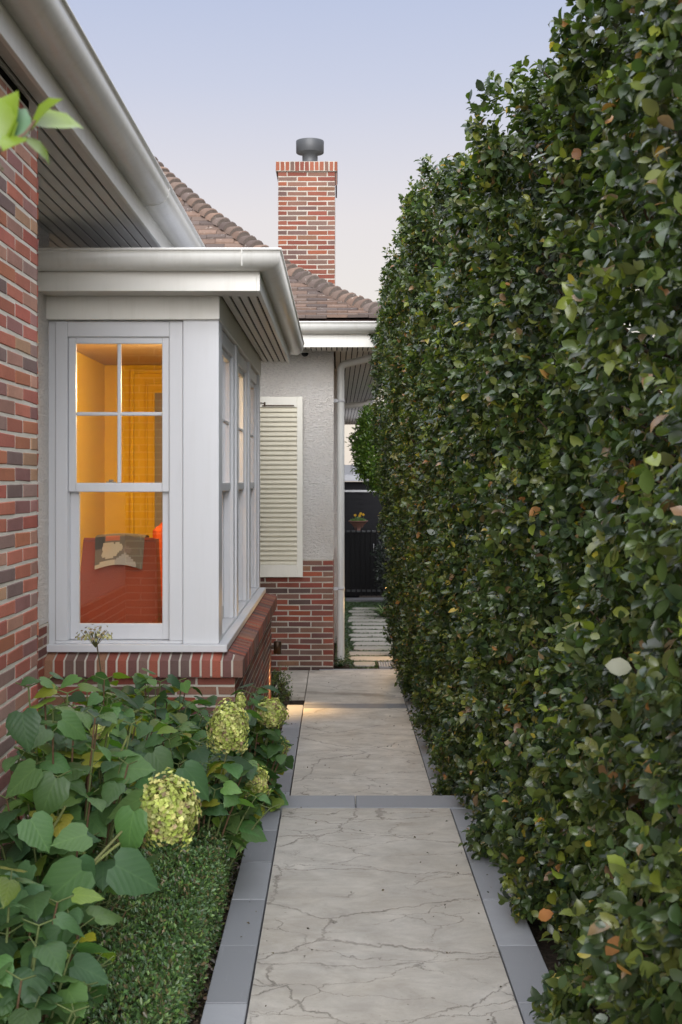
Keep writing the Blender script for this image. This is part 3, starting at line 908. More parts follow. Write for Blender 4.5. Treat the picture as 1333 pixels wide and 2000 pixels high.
def orange_chair():
    d = 10.4; x0, x1 = wx(289, d), wx(350, d); fl = .62; zt = wz(1021, d)
    t = thing('wing_chair', 'bright orange high-backed chair in the room, behind the maroon armchair', 'chair', ((x0+x1)/2, d, fl))
    mb = MB(); mb.box(x0, x1, d+.5, d+.64, fl+.25, zt, bev=.05); mb.box(x0, x0+.07, d+.25, d+.51, fl+.4, zt-.04, bev=.03); mb.build('backrest', M['orange'], t)
    mb = MB(); mb.box(x0+.02, x1-.02, d, d+.52, fl+.2, fl+.42, bev=.05); mb.build('seat', M['orange'], t)
    for xx in (x0+.05, x1-.05):
        for yy in (d+.05, d+.58):
            mb = MB(); mb.tube([(xx, yy, fl), (xx, yy, fl+.22)], [.014, .02], 8); mb.build('leg', M['wood'], t)
orange_chair()

def room_lamp():
    p = (-1.12, 10.2, 2.82)
    t = thing('pendant_lamp', 'warm glowing round pendant lamp hanging in the yellow room', 'lamp', (p[0], p[1], 3.11))
    mb = MB(); mb.tube([(p[0], p[1], p[2]+.11), (p[0], p[1], 3.11)], .006, 6); mb.build('cord', M['black'], t)
    mb = MB(); mb.lathe(p, [(.001, -.12)] + [(.12*math.cos(a), .12*math.sin(a)) for a in [math.radians(x) for x in range(-75, 90, 15)]] + [(.001, .12)], 20); mb.build('lamp_shade', M['roomglow'], t)
    l = bpy.data.lights.new('room_light', 'POINT'); l.energy = ROOM_W; l.color = (1, .72, .38); l.shadow_soft_size = .13
    o = bpy.data.objects.new('room_light', l); o.location = (p[0], p[1]-.3, p[2]-.1); COL.objects.link(o)
ROOM_W = 36
room_lamp()

# ------------------------------------------------------------------ leaves
def orth(D, Nn):
    D = D/np.linalg.norm(D, axis=1, keepdims=True)
    Nn = Nn - D*(D*Nn).sum(1, keepdims=True)
    l = np.linalg.norm(Nn, axis=1, keepdims=True); Nn = np.where(l > 1e-4, Nn/np.maximum(l, 1e-4), np.array([[0, .3, 1]]))
    return D, Nn, np.cross(Nn, D)

T8 = (np.array([(0,0,0), (.30,.43,.10), (.33,0,.0), (.30,-.43,.10), (.68,.36,.05), (.68,0,-.035), (.68,-.36,.05), (1,0,-.16)], np.float32),
      [(0,3,2), (0,2,1), (2,3,6,5), (1,2,5,4), (5,6,7), (4,5,7)])
T4 = (np.array([(0,0,0), (.5,.42,.09), (1,0,-.10), (.5,-.42,.09)], np.float32), [(0,3,2), (0,2,1)])

T11 = (np.array([(0,0,0), (.17,.30,.06), (.17,0,.0), (.17,-.30,.06), (.46,.47,.09), (.46,0,.0), (.46,-.47,.09), (.76,.34,.03), (.76,0,-.05), (.76,-.34,.03), (1,0,-.16)], np.float32),
      [(0,3,2), (0,2,1), (2,3,6,5), (1,2,5,4), (5,6,9,8), (4,5,8,7), (8,9,10), (7,8,10)])
def leaf_cloud(name, P, D, Nn, L, W, C, mat, parent, tpl=T8, smooth=False, uvt=None, bend=None):
    D, Nn, Sd = orth(D.astype(np.float32), Nn.astype(np.float32))
    tv, tf = tpl; k = len(tv); N = len(P)
    V = (P[:, None, :] + D[:, None, :]*(tv[None, :, 0:1]*L[:, None, None]) + Sd[:, None, :]*(tv[None, :, 1:2]*W[:, None, None])
         + Nn[:, None, :]*(tv[None, :, 2:3]*(L if bend is None else L*bend)[:, None, None])).reshape(-1, 3)
    flat = np.concatenate([np.array(f) for f in tf]); cnt = np.array([len(f) for f in tf])
    Fi = (np.arange(N)[:, None]*k + flat[None, :]).ravel()
    cn = np.tile(cnt, N)
    Cc = np.repeat(C, len(tf), axis=0)
    uv = None
    if uvt is not None: uv = np.tile(uvt[flat], (N, 1))
    return np_mesh(name, V, cn, Fi, Cc, mat, parent, smooth, uv)

def pick_cols(N, table):
    w = np.array([t[0] for t in table], float); w /= w.sum()
    idx = NR.choice(len(table), N, p=w)
    base = np.array([t[1] for t in table])[idx]
    return (base*NR.uniform(.7, 1.35, (N, 1))*NR.uniform(.92, 1.08, (N, 3))).astype(np.float32)

def lump(P, a=1.0):
    x, y, z = P[:, 0]*a, P[:, 1]*a, P[:, 2]*a
    return (np.sin(3.1*y+1.7*z+.4)*np.sin(2.3*z-1.1*y+1.2) + .7*np.sin(6.3*y-2.9*z+2)*np.sin(5.1*z+1.4*y) + .5*np.sin(11*y+4*z)*np.sin(9.7*z-3*y+.7))/2.2

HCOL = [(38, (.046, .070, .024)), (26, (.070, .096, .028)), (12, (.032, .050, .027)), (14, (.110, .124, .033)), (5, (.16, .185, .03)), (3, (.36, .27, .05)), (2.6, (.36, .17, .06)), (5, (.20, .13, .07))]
def hedge_column(label, a, b, xb, xm, xt, ztop, thick, shoots, leaf, tone=1.0, ground=0.0, tpl=T8, spray=1.0):
    """one clipped column; y from a to b, face x at base / middle / top"""
    cy, hy = (a+b)/2, (b-a)/2+.04
    z0 = ground-.45
    hz = (ztop-z0)/2; cz = z0+hz; hx = thick/2
    t = thing('hedge_shrub', label, 'hedge', (xb+hx, cy, ground), 'clipped hedge shrubs along the right of the path')
    n = 7.0
    def surf(N):
        aX, aY, aZ = 2*hy*2*hz, 2*hx*2*hz, 2*hx*2*hy
        w = np.array([aX*1.0, aX*.12, aY*.75, aY*.55, aZ*.9, aZ*.35]); w /= w.sum()
        f = NR.choice(6, N, p=w); u = NR.uniform(-1, 1, N); v = NR.uniform(-1, 1, N)
        Q = np.zeros((N, 3))
        for k, (ax, sg) in enumerate(((0, -1), (0, 1), (1, -1), (1, 1), (2, 1), (2, -1))):
            m = f == k; o = [i for i in range(3) if i != ax]
            Q[m, ax] = sg; Q[m, o[0]] = u[m]; Q[m, o[1]] = v[m]
        A_ = np.abs(Q); m = 3.3
        hr = (A_[:, 0]**m + A_[:, 1]**m)**(1/m)
        Q /= ((hr**n + A_[:, 2]**n)**(1/n))[:, None]
        A_ = np.abs(Q); hr = np.maximum((A_[:, 0]**m + A_[:, 1]**m)**(1/m), 1e-6)
        G = np.stack([hr**(n-m)*A_[:, 0]**(m-1), hr**(n-m)*A_[:, 1]**(m-1), A_[:, 2]**(n-1)], 1)
        Nn = np.sign(Q)*G/np.array([hx, hy, hz]); Nn /= np.maximum(np.linalg.norm(Nn, axis=1, keepdims=True), 1e-9)
        P = Q*np.array([hx, hy, hz])
        zz = (Q[:, 2]+1)/2
        face = np.where(zz < .5, xb+(xm-xb)*zz*2, xm+(xt-xm)*(zz-.5)*2)
        P = P + np.stack([face+hx, np.full(N, cy), np.full(N, cz)], 1)
        return P, Nn
    P, Nn = surf(int(shoots*1.6))
    lp = lump(P*np.array([[.6, 1, 1]]), 1.0 + .5*leaf/.055)
    ridge = np.cos(2*np.pi*(P[:, 1]-a)/((b-a)/max(2, round((b-a)/.8)))+.5+.35*np.sin(1.7*P[:, 2]+a))*(Nn[:, 0] < -.3)
    keep = NR.uniform(0, 1, len(P)) < np.clip(.86+1.3*lp-.75*np.clip(ridge, 0, 1)**2, .05, 1)
    P, Nn, lp, ridge = P[keep], Nn[keep], lp[keep], ridge[keep]
    P = P + Nn*(lp[:, None]*.085 - .01) - Nn*NR.exponential(.04, (len(P), 1)) + NR.normal(0, .012, P.shape)
    P[:, 0] += .115*ridge
    k_ = P[:, 2] > ground+.05; P, Nn, lp = P[k_], Nn[k_], lp[k_]
    up = np.array([[0, 0, 1.0]])
    SD = Nn*.75 + up*.35 + NR.normal(0, .5, P.shape); SD /= np.linalg.norm(SD, axis=1, keepdims=True)
    per = 7
    ln = NR.uniform(.045, .11, len(P))*spray*(leaf/.055)
    Ls, Ds, Ns, LL, CC = [], [], [], [], []
    ref = NR.normal(0, 1, P.shape); e1 = np.cross(SD, ref); e1 /= np.linalg.norm(e1, axis=1, keepdims=True); e2 = np.cross(SD, e1)
    cbase = pick_cols(len(P), HCOL[:5])*tone
    for k in range(per):
        fr = k/(per-1)
        ang = (k % 2)*math.pi + (k//2)*1.45 + NR.normal(0, .25, len(P))
        rad = e1*np.cos(ang)[:, None] + e2*np.sin(ang)[:, None]
        pos = P + SD*((fr-.65)*ln)[:, None]
        d = SD*(.28+.55*fr) + rad*(1.0-.35*fr) + NR.normal(0, .12, P.shape) - up*.12
        nn = SD*1.0 - rad*.35 + up*.55 + NR.normal(0, .25, P.shape)
        Ls.append(pos); Ds.append(d); Ns.append(nn)
        LL.append(leaf*NR.uniform(.5, 1.2, len(P))*.95*(1.0 if k < per-1 else .7))
        ow = (NR.uniform(0, 1, len(P)) < .30)[:, None]; cc = np.where(ow, pick_cols(len(P), HCOL)*tone, cbase)*NR.uniform(.8, 1.2, (len(P), 1))
        CC.append(cc)
    Pp = np.concatenate(Ls); Dd = np.concatenate(Ds); Nv = np.concatenate(Ns); L = np.concatenate(LL); C = np.concatenate(CC)
    leaf_cloud('foliage', Pp, Dd, Nv, L, L*NR.uniform(.85, 1.15, len(L))*.68, C, M['hedge'], t, tpl, True, None, NR.uniform(.2, 2.0, len(L)))
    # inner leaves: the second layer, further in
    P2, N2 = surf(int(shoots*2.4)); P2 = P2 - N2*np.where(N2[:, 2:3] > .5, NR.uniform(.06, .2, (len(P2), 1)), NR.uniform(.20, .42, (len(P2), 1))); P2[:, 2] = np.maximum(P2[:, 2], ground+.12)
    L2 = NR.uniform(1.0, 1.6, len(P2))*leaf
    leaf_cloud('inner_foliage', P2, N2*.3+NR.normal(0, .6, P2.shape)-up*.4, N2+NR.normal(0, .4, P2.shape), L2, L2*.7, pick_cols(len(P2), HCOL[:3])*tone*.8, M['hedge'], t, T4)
    # trunks, limbs and twigs
    mb = MB()
    for k in range(max(2, int((b-a)/.7))):
        yy = a+(b-a)*(k+.5)/max(2, int((b-a)/.7)); xx = xb+hx+R.uniform(-.08, .08)
        pts = [(xx+R.uniform(-.03, .03), yy+R.uniform(-.03, .03), ground-.05+ (ztop-ground-.4)*q/6) for q in range(7)]
        mb.tube(pts, [.035-.004*q for q in range(7)], 7, (.10, .075, .055))
        for q in range(46):
            z = ground+.1+R.random()*(ztop-ground-.5)
            zz = (z-z0)/(ztop-z0); face = xb+(xm-xb)*zz*2 if zz < .5 else xm+(xt-xm)*(zz-.5)*2
            tip = Vector((face+R.uniform(.03, .22), yy+R.uniform(-.5, .5), z+R.uniform(.1, .45)))
            mid = Vector((xx, yy, z)).lerp(tip, .5)+Vector((R.uniform(-.05, .05), R.uniform(-.05, .05), -.04))
            mb.tube([(xx, yy, z), mid, tip], [.008, .0055, .003], 4, (.12, .08, .05), cap=False)
    mb.build('trunk', M['bark'], t)
    return t

# ------------------------------------------------------------------ hedge, far to near
hedge_column('farthest hedge shrub of the row, meeting the end of the far eave gutter', 13.1, 14.65, .735, .565, .415, CZ+1.80, .85, 4600, .054, .95, 0, T4)
hedge_column('slim tall hedge shrub just in front of the farthest one, beside the roof corner', 11.25, 13.0, .72, .60, .475, CZ+2.10, .85, 5000, .054, 1.0, 0, T4)
hedge_column('tall hedge shrub with square top right of the chimney', 9.15, 11.05, .745, .66, .55, CZ+2.30, .9, 5600, .054, 1.0, 0, T8)
hedge_column('low hedge shrub just past the step, lower than both its neighbours', 7.2, 9.05, .76, .69, .655, CZ+1.36, .95, 5000, .055, 1.0, 0, T8)
hedge_column('hedge shrub beside the step with brown tips on its square top', 5.30, 7.12, .765, .74, .65, CZ+1.72, 1.0, 5000, .053, 1.0, .2, T11)
hedge_column('nearest hedge shrub filling the right edge, big blurred leaves tinged orange', 2.0, 5.0, .70, .80, .83, CZ+2.25, 1.0, 6800, .055, 1.05, .2, T11)

def paling_fence():
    t = thing('paling_fence', 'tall dark timber paling fence glimpsed behind the hedge', 'fence', (1.95, 9, 0))
    mb = MB(); y = .0
    while y < 24:
        k = R.uniform(.7, 1.2); mb.box(1.95, 1.97, y, y+.096, -.03, 2.35+R.uniform(-.01, .01), col=(.05*k, .042*k, .036*k)); y += .1
    mb.build('palings', M['paling'], t)
    for z in (.4, 1.2, 2.0):
        mb = MB(); mb.box(1.971, 2.02, 0, 24, z, z+.07, col=(.05, .04, .035)); mb.build('rail', M['paling'], t)
paling_fence()

# ------------------------------------------------------------------ low box hedge
def box_hedge():
    t = thing('box_hedge', 'low clipped box hedge with tiny glossy leaves along the left path edge', 'hedge', (-.76, 5.4, .15))
    y0, y1, x0, x1, z0, z1 = 2.8, 7.6, -1.02, -.505, .16, .49
    N = 95000
    top = NR.uniform(0, 1, N) < .6
    y = NR.uniform(y0, y1, N)
    x = np.where(top, NR.uniform(x0, x1, N), x1); z = np.where(top, z1, z0+(z1-z0)*NR.uniform(0, 1, N)**.6)
    P = np.stack([x, y, z], 1)
    Nn = np.where(top[:, None], np.array([[0, 0, 1.0]]), np.array([[1.0, 0, .15]]))
    edge = np.clip((x-(x1-.07))/.07, 0, 1)*top; P[:, 2] -= .025*edge**2
    hi = np.clip((z-(z1-.08))/.08, 0, 1)*(~top); P[:, 0] -= .02*hi**2
    lp = (np.sin(7*y+5*x)*np.sin(9*x-3*y+1)+.7*np.sin(17*y-6*x)*np.sin(15*x+4*z*3+2))/1.7
    P = P + Nn*(.034*lp[:, None]) - Nn*NR.exponential(.018, (N, 1)) + NR.normal(0, .006, P.shape)
    P[:, 2] -= .05*np.clip(-(lp+.55), 0, 1)*top
    D = Nn*.5+NR.normal(0, .6, P.shape)+np.array([[0, 0, .25]]); Nv = Nn*.8+NR.normal(0, .5, P.shape)+np.array([[0, 0, .4]])
    L = NR.uniform(.013, .026, N)
    C = pick_cols(N, [(40, (.062, .115, .045)), (27, (.10, .175, .058)), (16, (.16, .25, .07)), (10, (.10, .09, .045)), (7, (.20, .15, .075))])
    leaf_cloud('foliage', P, D, Nv, L, L*.6, C, M['box'], t, T4)
    mb = MB()
    for k in range(420):
        yy = R.uniform(y0, y1); xx = R.uniform(x0+.05, x1-.03)
        mb.tube([(xx, yy, .12), (xx+R.uniform(-.05, .08), yy+R.uniform(-.07, .07), R.uniform(.30, .44))], [.005, .002], 4, (.09, .07, .05), cap=False)
    mb.build('twigs', M['bark'], t)
box_hedge()

# ------------------------------------------------------------------ hydrangeas
def hyd_template():
    us = [0, .06, .16, .3, .45, .6, .74, .86, .95, 1.0]
    wd = [.16, .40, .50, .51, .46, .37, .265, .15, .07, .0]
    vsn = [-1, -.55, 0, .55, 1]
    V, UV = [], []
    for i, (u, w) in enumerate(zip(us, wd)):
        for v in vsn:
            ser = .02*((i % 2)*2-1) if abs(v) == 1 and 1 < i < 9 else 0
            uu = u - (.07*abs(v)**2 if i < 2 else 0) + (.0 if i == 9 else .03*abs(v)*(-1))
            fold = .10*abs(v)*w*2 - .05*(abs(v) == 1)*(i % 2)*w*1.2
            V.append((uu, v*(w+ser), fold*.7 - .20*u*u - .05*abs(v)**3*w*2)); UV.append((u, v*w*2))
    F = [(i*5+j, (i+1)*5+j, (i+1)*5+j+1, i*5+j+1) for i in range(9) for j in range(4)]
    F = [f[::-1] for f in F]
    return (np.array(V, np.float32), F), np.array(UV, np.float32)
TH, THUV = hyd_template()
HYC = [(42, (.068, .132, .046)), (26, (.050, .102, .046)), (17, (.10, .18, .052)), (11, (.13, .19, .032)), (4, (.22, .22, .03))]

def flower_head(parent, c, w, h, dried=False, seed=0):
    rr = random.Random(seed)
    n = int(900*(w/.15)**1.35) if not dried else 90
    P, D, Nn, L, C = [], [], [], [], []
    ga = math.pi*(3-math.sqrt(5))
    pc = [(.62, .66, .22), (.56, .62, .17), (.70, .70, .30), (.46, .55, .12), (.60, .55, .22)] if not dried else [(.50, .46, .20), (.42, .36, .16), (.55, .52, .28), (.40, .30, .20)]
    n2 = n if dried else int(n*1.5)
    for i in range(n2):
        q = 1-2*((i if i < n else (i-n)*2)+.5)/n
        if q < -.75: continue
        if dried and q < .1: q = .1+abs(q)*.3
        r = math.sqrt(max(0, 1-q*q)); a = i*ga+rr.uniform(-.15, .15)
        d = Vector((r*math.cos(a), r*math.sin(a), q))
        k = (rr.uniform(.82, 1.07) if i < n else rr.uniform(.58, .78))*(1+.12*math.sin(a*3+q*4+seed)+.06*math.sin(a*5-q*7))
        p = Vector(c) + Vector((d.x*w/2*k, d.y*w/2*k, d.z*h/2*k - (0 if not dried else h*.25)))
        nrm = (d + Vector((rr.gauss(0, .25), rr.gauss(0, .25), rr.gauss(0, .25)))).normalized()
        e1 = nrm.orthogonal().normalized(); e2 = nrm.cross(e1); a0 = rr.uniform(0, 6.28)
        col = rr.choice(pc); kk = rr.uniform(.62, 1.18)*(.82+.3*max(0, math.sin(a*4+q*5+seed)))
        if rr.random() < .05+.10*max(0, math.sin(a*2+q*3+seed)): col = rr.choice([(.38, .25, .17), (.44, .33, .20)])
        for m in range(4):
            am = a0+m*math.pi/2+rr.uniform(-.15, .15)
            dd = (e1*math.cos(am)+e2*math.sin(am)) + nrm*rr.uniform(.35, .8)
            P.append(p); D.append(dd); Nn.append(nrm-(e1*math.cos(am)+e2*math.sin(am))*.3); L.append(rr.uniform(.0075, .0115)*(1 if w < .2 else 1.05)); C.append(tuple(x*kk for x in col))
    P, D, Nn, L, C = map(lambda q: np.array(q, np.float32), (P, D, Nn, L, C))
    return leaf_cloud('flower_head', P, D, Nn, L, L*1.0, C, M['petal'], parent, T8)

def hydrangea(label, x, y, gz, rad, top, nst, leafL, flowers=(), seed=0, lim=None, low=.25, near=False, extra=(), stems=()):
    rr = random.Random(seed)
    t = thing('hydrangea', label, 'shrub', (x, y, gz), 'hydrangea bushes in the left garden bed')
    P, D, Nn, L, C = [], [], [], [], []
    st = MB(); green = (.11, .14, .05); brown = (.13, .08, .045)
    def leaf(p, d, s, up=.9):
        xx = p.x + d.x*s
        if lim and not lim(p + d*s): return
        P.append(p); D.append(d); Nn.append(Vector((rr.gauss(0, .38), rr.gauss(0, .38)-.12, up)) + Vector((d.x, d.y, 0))*.15); L.append(s)
    for k in range(nst):
        a = k*2.399+rr.uniform(-.3, .3); q = math.sqrt((k+.5)/nst)
        base = Vector((x+.25*rad*q*math.cos(a), y+.25*rad*q*math.sin(a), gz-.02))
        tip = Vector((x+rad*q*math.cos(a), y+rad*q*math.sin(a), gz+(top-gz)*(1-.38*q*q)*rr.uniform(.78, 1.0)))
        if lim and not lim(tip): tip = base.lerp(tip, .5)
        mid = base.lerp(tip, .55)+Vector((0, 0, .05))
        pts = [base, base.lerp(mid, .5)+Vector((0, 0, .02)), mid, mid.lerp(tip, .5)+Vector((0, 0, .01)), tip]
        st.tube(pts, [.005, .0048, .0045, .004, .003], 6, brown if rr.random() < .45 else green, cap=True)
        nn = 5
        for m in range(nn):
            f = low+(1-low)*m/(nn-1)
            p = base.lerp(mid, f/.55) if f < .55 else mid.lerp(tip, (f-.55)/.45)
            if f < .5 and rr.random() < .15: continue
            aa = m*1.57+rr.uniform(-.4, .4)+k
            for sgn in (0, math.pi):
                an = aa+sgn
                d = Vector((math.cos(an), math.sin(an), rr.uniform(-.75, .12)*(1.1-.4*f)))
                pt = p + Vector((d.x, d.y, .4))*.045
                st.tube([p, pt], [.0025, .002], 4, green, cap=False)
                leaf(pt, d.normalized(), leafL*rr.uniform(.65, 1.12)*(1 if m < nn-1 else .8))
    for (px, py, w, h, d, dried) in flowers:
        k = d/F_PX; c = Vector((wx(px, d), d, wz(py, d)))
        b = Vector((x+.4*(c.x-x), y+.4*(c.y-y), gz+.1))
        if dried: b = Vector((c.x+.10, c.y+.2, gz+.2)); 
        if near or d < 4.5: b = Vector((wx(150, 3.9), 3.9, wz(1720, 3.9)))
        m_ = b.lerp(c, .6)+Vector((0, 0, .06 if not dried else 0))
        st.tube([b, m_, c-Vector((0, 0, h*k*.3 if not dried else h*k*.1))], [.005, .004, .0035], 6, (.14, .15, .06) if not dried else (.10, .08, .05))
        if dried:
            for q in range(26):
                aq = q*2.4; rq = math.sqrt(q/26)*w*k*.42
                st.tube([c-Vector((0, 0, h*k*.55)), c+Vector((rq*math.cos(aq), rq*math.sin(aq), h*k*.05))], [.0016, .0012], 3, (.12, .12, .05), cap=False)
        flower_head(t, c, w*k, h*k, dried, seed*10+int(px))
        if not dried:
            for q in range(4):
                an = q*1.57+seed; dd = Vector((math.cos(an), math.sin(an), -.25)); leaf(c-Vector((0, 0, h*k*.55))+dd*.03, dd, leafL*.85)
    for (bx_, by_, ex_, ey_, dd_, lean) in extra:
        p = Vector((wx(bx_, dd_), dd_, wz(by_, dd_))); e = Vector((wx(ex_, dd_), dd_+lean, wz(ey_, dd_)))
        P.append(p); D.append(e-p); L.append(max(.085, (e-p).length*.86)); Nn.append(Vector((rr.gauss(0, .2), -.62+rr.gauss(0, .15), .75)))
    for sp in stems:
        s2 = MB(); s2.tube([(wx(a_, d_), d_, wz(b_, d_)) for (a_, b_, d_) in sp], [.0055]+[.0045]*(len(sp)-1), 7, (.22, .25, .09)); s2.build('stem', M['bark'], t)
    L = np.array(L, np.float32); N = len(L)
    P, D, Nn = (np.array([tuple(q) for q in z], np.float32) for z in (P, D, Nn))
    hc = pick_cols(N, HYC)
    if extra: hc[-len(extra):] = pick_cols(len(extra), HYC[:3])
    leaf_cloud('foliage', P, D, Nn, L, L*NR.uniform(.74, .98, N).astype(np.float32), hc, M['hyd'], t, TH, True, THUV, NR.uniform(.3, 2.3, N))
    st.build('stem', M['bark'], t)
    return t

def over_box(p): return p.x > -1.03 and p.z < .60
wall_lim = lambda p: not (p.x < -1.15 and p.y < 5.5) and not (p.y > 8.02 and p.x < -.50) and p.x < -.30 and not (over_box(p) and p.y < 6.0) and not (p.x > -1.03 and p.z < .36 and p.y < 7.6) and not (p.y < 5.7 and p.x > -.78+.5*max(0, p.z-.9))
near_lim = lambda p: p.x > -1.15 and p.x < -.50-max(0, 1.0-p.z)*.42 and not over_box(p)
hydrangea('nearest hydrangea at the lower left with one big lime flower head', -.92, 3.55, .15, .37, 1.08, 64, .124, [(328, 1590, 112, 148, 4.15, False)], 3, near_lim, .3, extra=[
    (262, 1585, 236, 1690, 4.02, -.04), (272, 1562, 186, 1606, 4.08, .05), (170, 1630, 96, 1640, 3.95, -.06), (150, 1632, 205, 1642, 3.95, .06),
    (160, 1700, 48, 1782, 3.7, -.08), (150, 1690, 196, 1762, 3.85, .03), (120, 1748, 214, 1794, 3.8, -.02), (226, 1690, 332, 1750, 3.9, .03),
    (40, 1735, -30, 1800, 3.6, 0), (110, 1860, 4, 1930, 3.5, -.05), (146, 1885, 232, 1924, 3.55, .02), (120, 1820, 160, 1880, 3.6, .05), (60, 1690, 20, 1745, 3.7, -.03),
    (216, 1500, 322, 1496, 4.7, -.04), (44, 1392, 60, 1470, 4.3, -.06), (122, 1405, 186, 1448, 4.3, .03), (110, 1520, 70, 1610, 4.2, -.05), (70, 1500, 0, 1560, 4.2, -.03),
    (60, 1600, 110, 1668, 4.0, -.03), (300, 1470, 350, 1530, 5.2, -.03), (360, 1500, 430, 1560, 5.6, -.03)],
    stems=[[(100, 1790, 3.9), (125, 1738, 3.9), (210, 1666, 4.0), (262, 1625, 4.1)], [(170, 1690, 3.95), (162, 1655, 3.95), (166, 1632, 3.95)], [(205, 1545, 4.9), (232, 1480, 4.9), (250, 1437, 4.9)], [(90, 1640, 4.3), (120, 1590, 4.3), (128, 1575, 4.3)]])
hydrangea('hydrangea close against the near brick wall, broad drooping leaves', -.98, 4.75, .15, .41, 1.38, 74, .128, [], 5, wall_lim, .3)
hydrangea('hydrangea behind the wall hydrangea with a dried flower head on a tall bare stalk', -1.12, 6.3, .15, .48, 1.14, 80, .126, [(187, 1236, 66, 52, 6.6, True), (196, 1428, 34, 30, 5.75, False)], 8, wall_lim, .3)
hydrangea('hydrangea in front of the bay sill with a long cream lime flower head', -.66, 6.15, .15, .38, .92, 62, .124, [(447, 1427, 75, 108, 6.0, False), (490, 1529, 68, 66, 6.3, False)], 13, wall_lim, .12)
hydrangea('hydrangea filling the bed corner under the bay window', -1.0, 7.35, .10, .48, 1.03, 70, .126, [], 21, wall_lim, .35)
hydrangea('farthest hydrangea hanging over the path edge past the step', -.52, 7.6, .05, .31, .92, 46, .122, [(530, 1394, 56, 56, 7.5, False), (541, 1462, 42, 54, 7.9, False), (470, 1370, 16, 32, 7.0, False)], 27, lambda p: p.x < -.26 and not (p.y > 8.0 and p.x < -.5), .1)

# leaf litter and creeping cover in the beds, beside the stepping stones
def litter(name, label, cat, N, rx, ry, zf, Lr, table, clump=False, tilt=.8, avoid=None, flat=None):
    x = NR.uniform(*rx, N); y = NR.uniform(*ry, N)
    if avoid is not None:
        k = ~avoid(x, y) | (NR.uniform(0, 1, N) < .006); x, y = x[k], y[k]; N = len(x)
    P = np.stack([x, y, zf(x, y)+NR.exponential(.018, N)*(1 if flat is None else flat(x, y))], 1)
    D = NR.normal(0, 1, P.shape)*np.array([[1, 1, .35]]); Nv = NR.normal(0, .5, P.shape)+np.array([[0, -.1, tilt]])
    L = NR.uniform(*Lr, N)
    o = leaf_cloud(name, P, D, Nv, L, L*.75, pick_cols(N, table), M['box'], None, T4)
    return tag(o, label, cat, kind='stuff')
litter('leaf_litter', 'dead leaves and bark scraps on the soil between box hedge and path', 'leaf litter', 5200, (-.62, -.465), (3.5, 12), lambda x, y: np.where(y < 7.6, .165, -.025), (.012, .03),
       [(4, (.10, .07, .045)), (2, (.05, .04, .03)), (2, (.06, .08, .03)), (1, (.22, .16, .09))])

def path_z(x, y): return np.where(y < 7.85, NEARZ+.004, .004)
litter('leaf_litter', 'tiny dry leaf scraps fallen on the stone path', 'leaf litter', 190, (-.44, .78), (4.4, 14.6), path_z, (.006, .018),
       [(3, (.07, .05, .035)), (2, (.12, .085, .05)), (1, (.05, .06, .03))], flat=lambda x, y: .1)
# ------------------------------------------------------------------ stepping stones and side garden
stones = []
def stepping():
    k = 0
    for i in range(-1, 14):
        d1 = 15.82+.473*i; d0 = d1-.335
        x0 = R.uniform(.12, .24); x1 = R.uniform(.70, .82)
        if i == -1: x0, x1 = .18, .42
        if i == 1: x0, x1 = .10, .83
        d0 = max(d0, 14.86)
        stones.append((x0, x1, d0, d1))
        mb = MB(); c = R.uniform(.85, 1.08); c = (.45*c, .42*c, .365*c)
        n = 40; top = []
        cx_, cy_, hx, hy = (x0+x1)/2, (d0+d1)/2, (x1-x0)/2, (d1-d0)/2
        for q in range(n):
            a = 2*math.pi*q/n; ca, sa = math.cos(a), math.sin(a)
            r = (abs(ca)**7+abs(sa)**7)**(-1/7)*(1+.035*math.sin(3*a+i)+.025*math.sin(7*a+2*i))
            top.append((cx_+hx*ca*r, cy_+hy*sa*r))
        z = .010+R.uniform(-.003, .003)
        vs = [(p[0], p[1], z-.05) for p in top] + [(p[0], p[1], z-.008) for p in top] + [(cx_+(p[0]-cx_)*.97, cy_+(p[1]-cy_)*.95, z) for p in top]
        fs = [(q, (q+1) % n, n+(q+1) % n, n+q) for q in range(n)] + [(n+q, n+(q+1) % n, 2*n+(q+1) % n, 2*n+q) for q in range(n)] + [tuple(range(2*n, 3*n))]
        mb.add(vs, fs, c)
        words = {-1: 'short first stepping stone beside the drain grate', 0: 'stepping stone just past the drain grate', 1: 'widest stepping stone, reaching the downpipe side', 13: 'last stepping stone in front of the black gate'}
        ordn = ['', '', 'third', 'fourth', 'fifth', 'sixth', 'seventh', 'eighth', 'ninth', 'tenth', 'eleventh', 'twelfth', 'thirteenth']
        lab = words.get(i) or 'pale stepping stone, %s in the row counted from the drain grate' % ordn[i+0]
        tag(mb.build('stepping_stone', M['stone'], org=(0, 0, 0)), lab, 'stepping stone', 'stepping stones leading to the gate')
stepping()
def on_stone(x, y):
    k = np.zeros(len(x), bool)
    for (a, b, c, d) in stones: k |= (x > a+.03+.03*np.sin(y*9)) & (x < b-.03) & (y > c+.01) & (y < d-.0)
    return k | ((x > .44) & (x < .76) & (y < 15.45))
litter('ground_cover', 'creeping green ground cover between and around the stepping stones', 'ground cover', 60000, (-.02, 1.3), (14.9, 23.2), lambda x, y: np.where((x < .13) | (x > .80), -.002+.05*np.abs(np.sin(y*3+x*5)), -.004), (.014, .030),
       [(5, (.045, .085, .03)), (3, (.07, .12, .035)), (1, (.03, .055, .03))], avoid=on_stone, flat=lambda x, y: np.where((x > .13) & (x < .78), .14, 1.0))

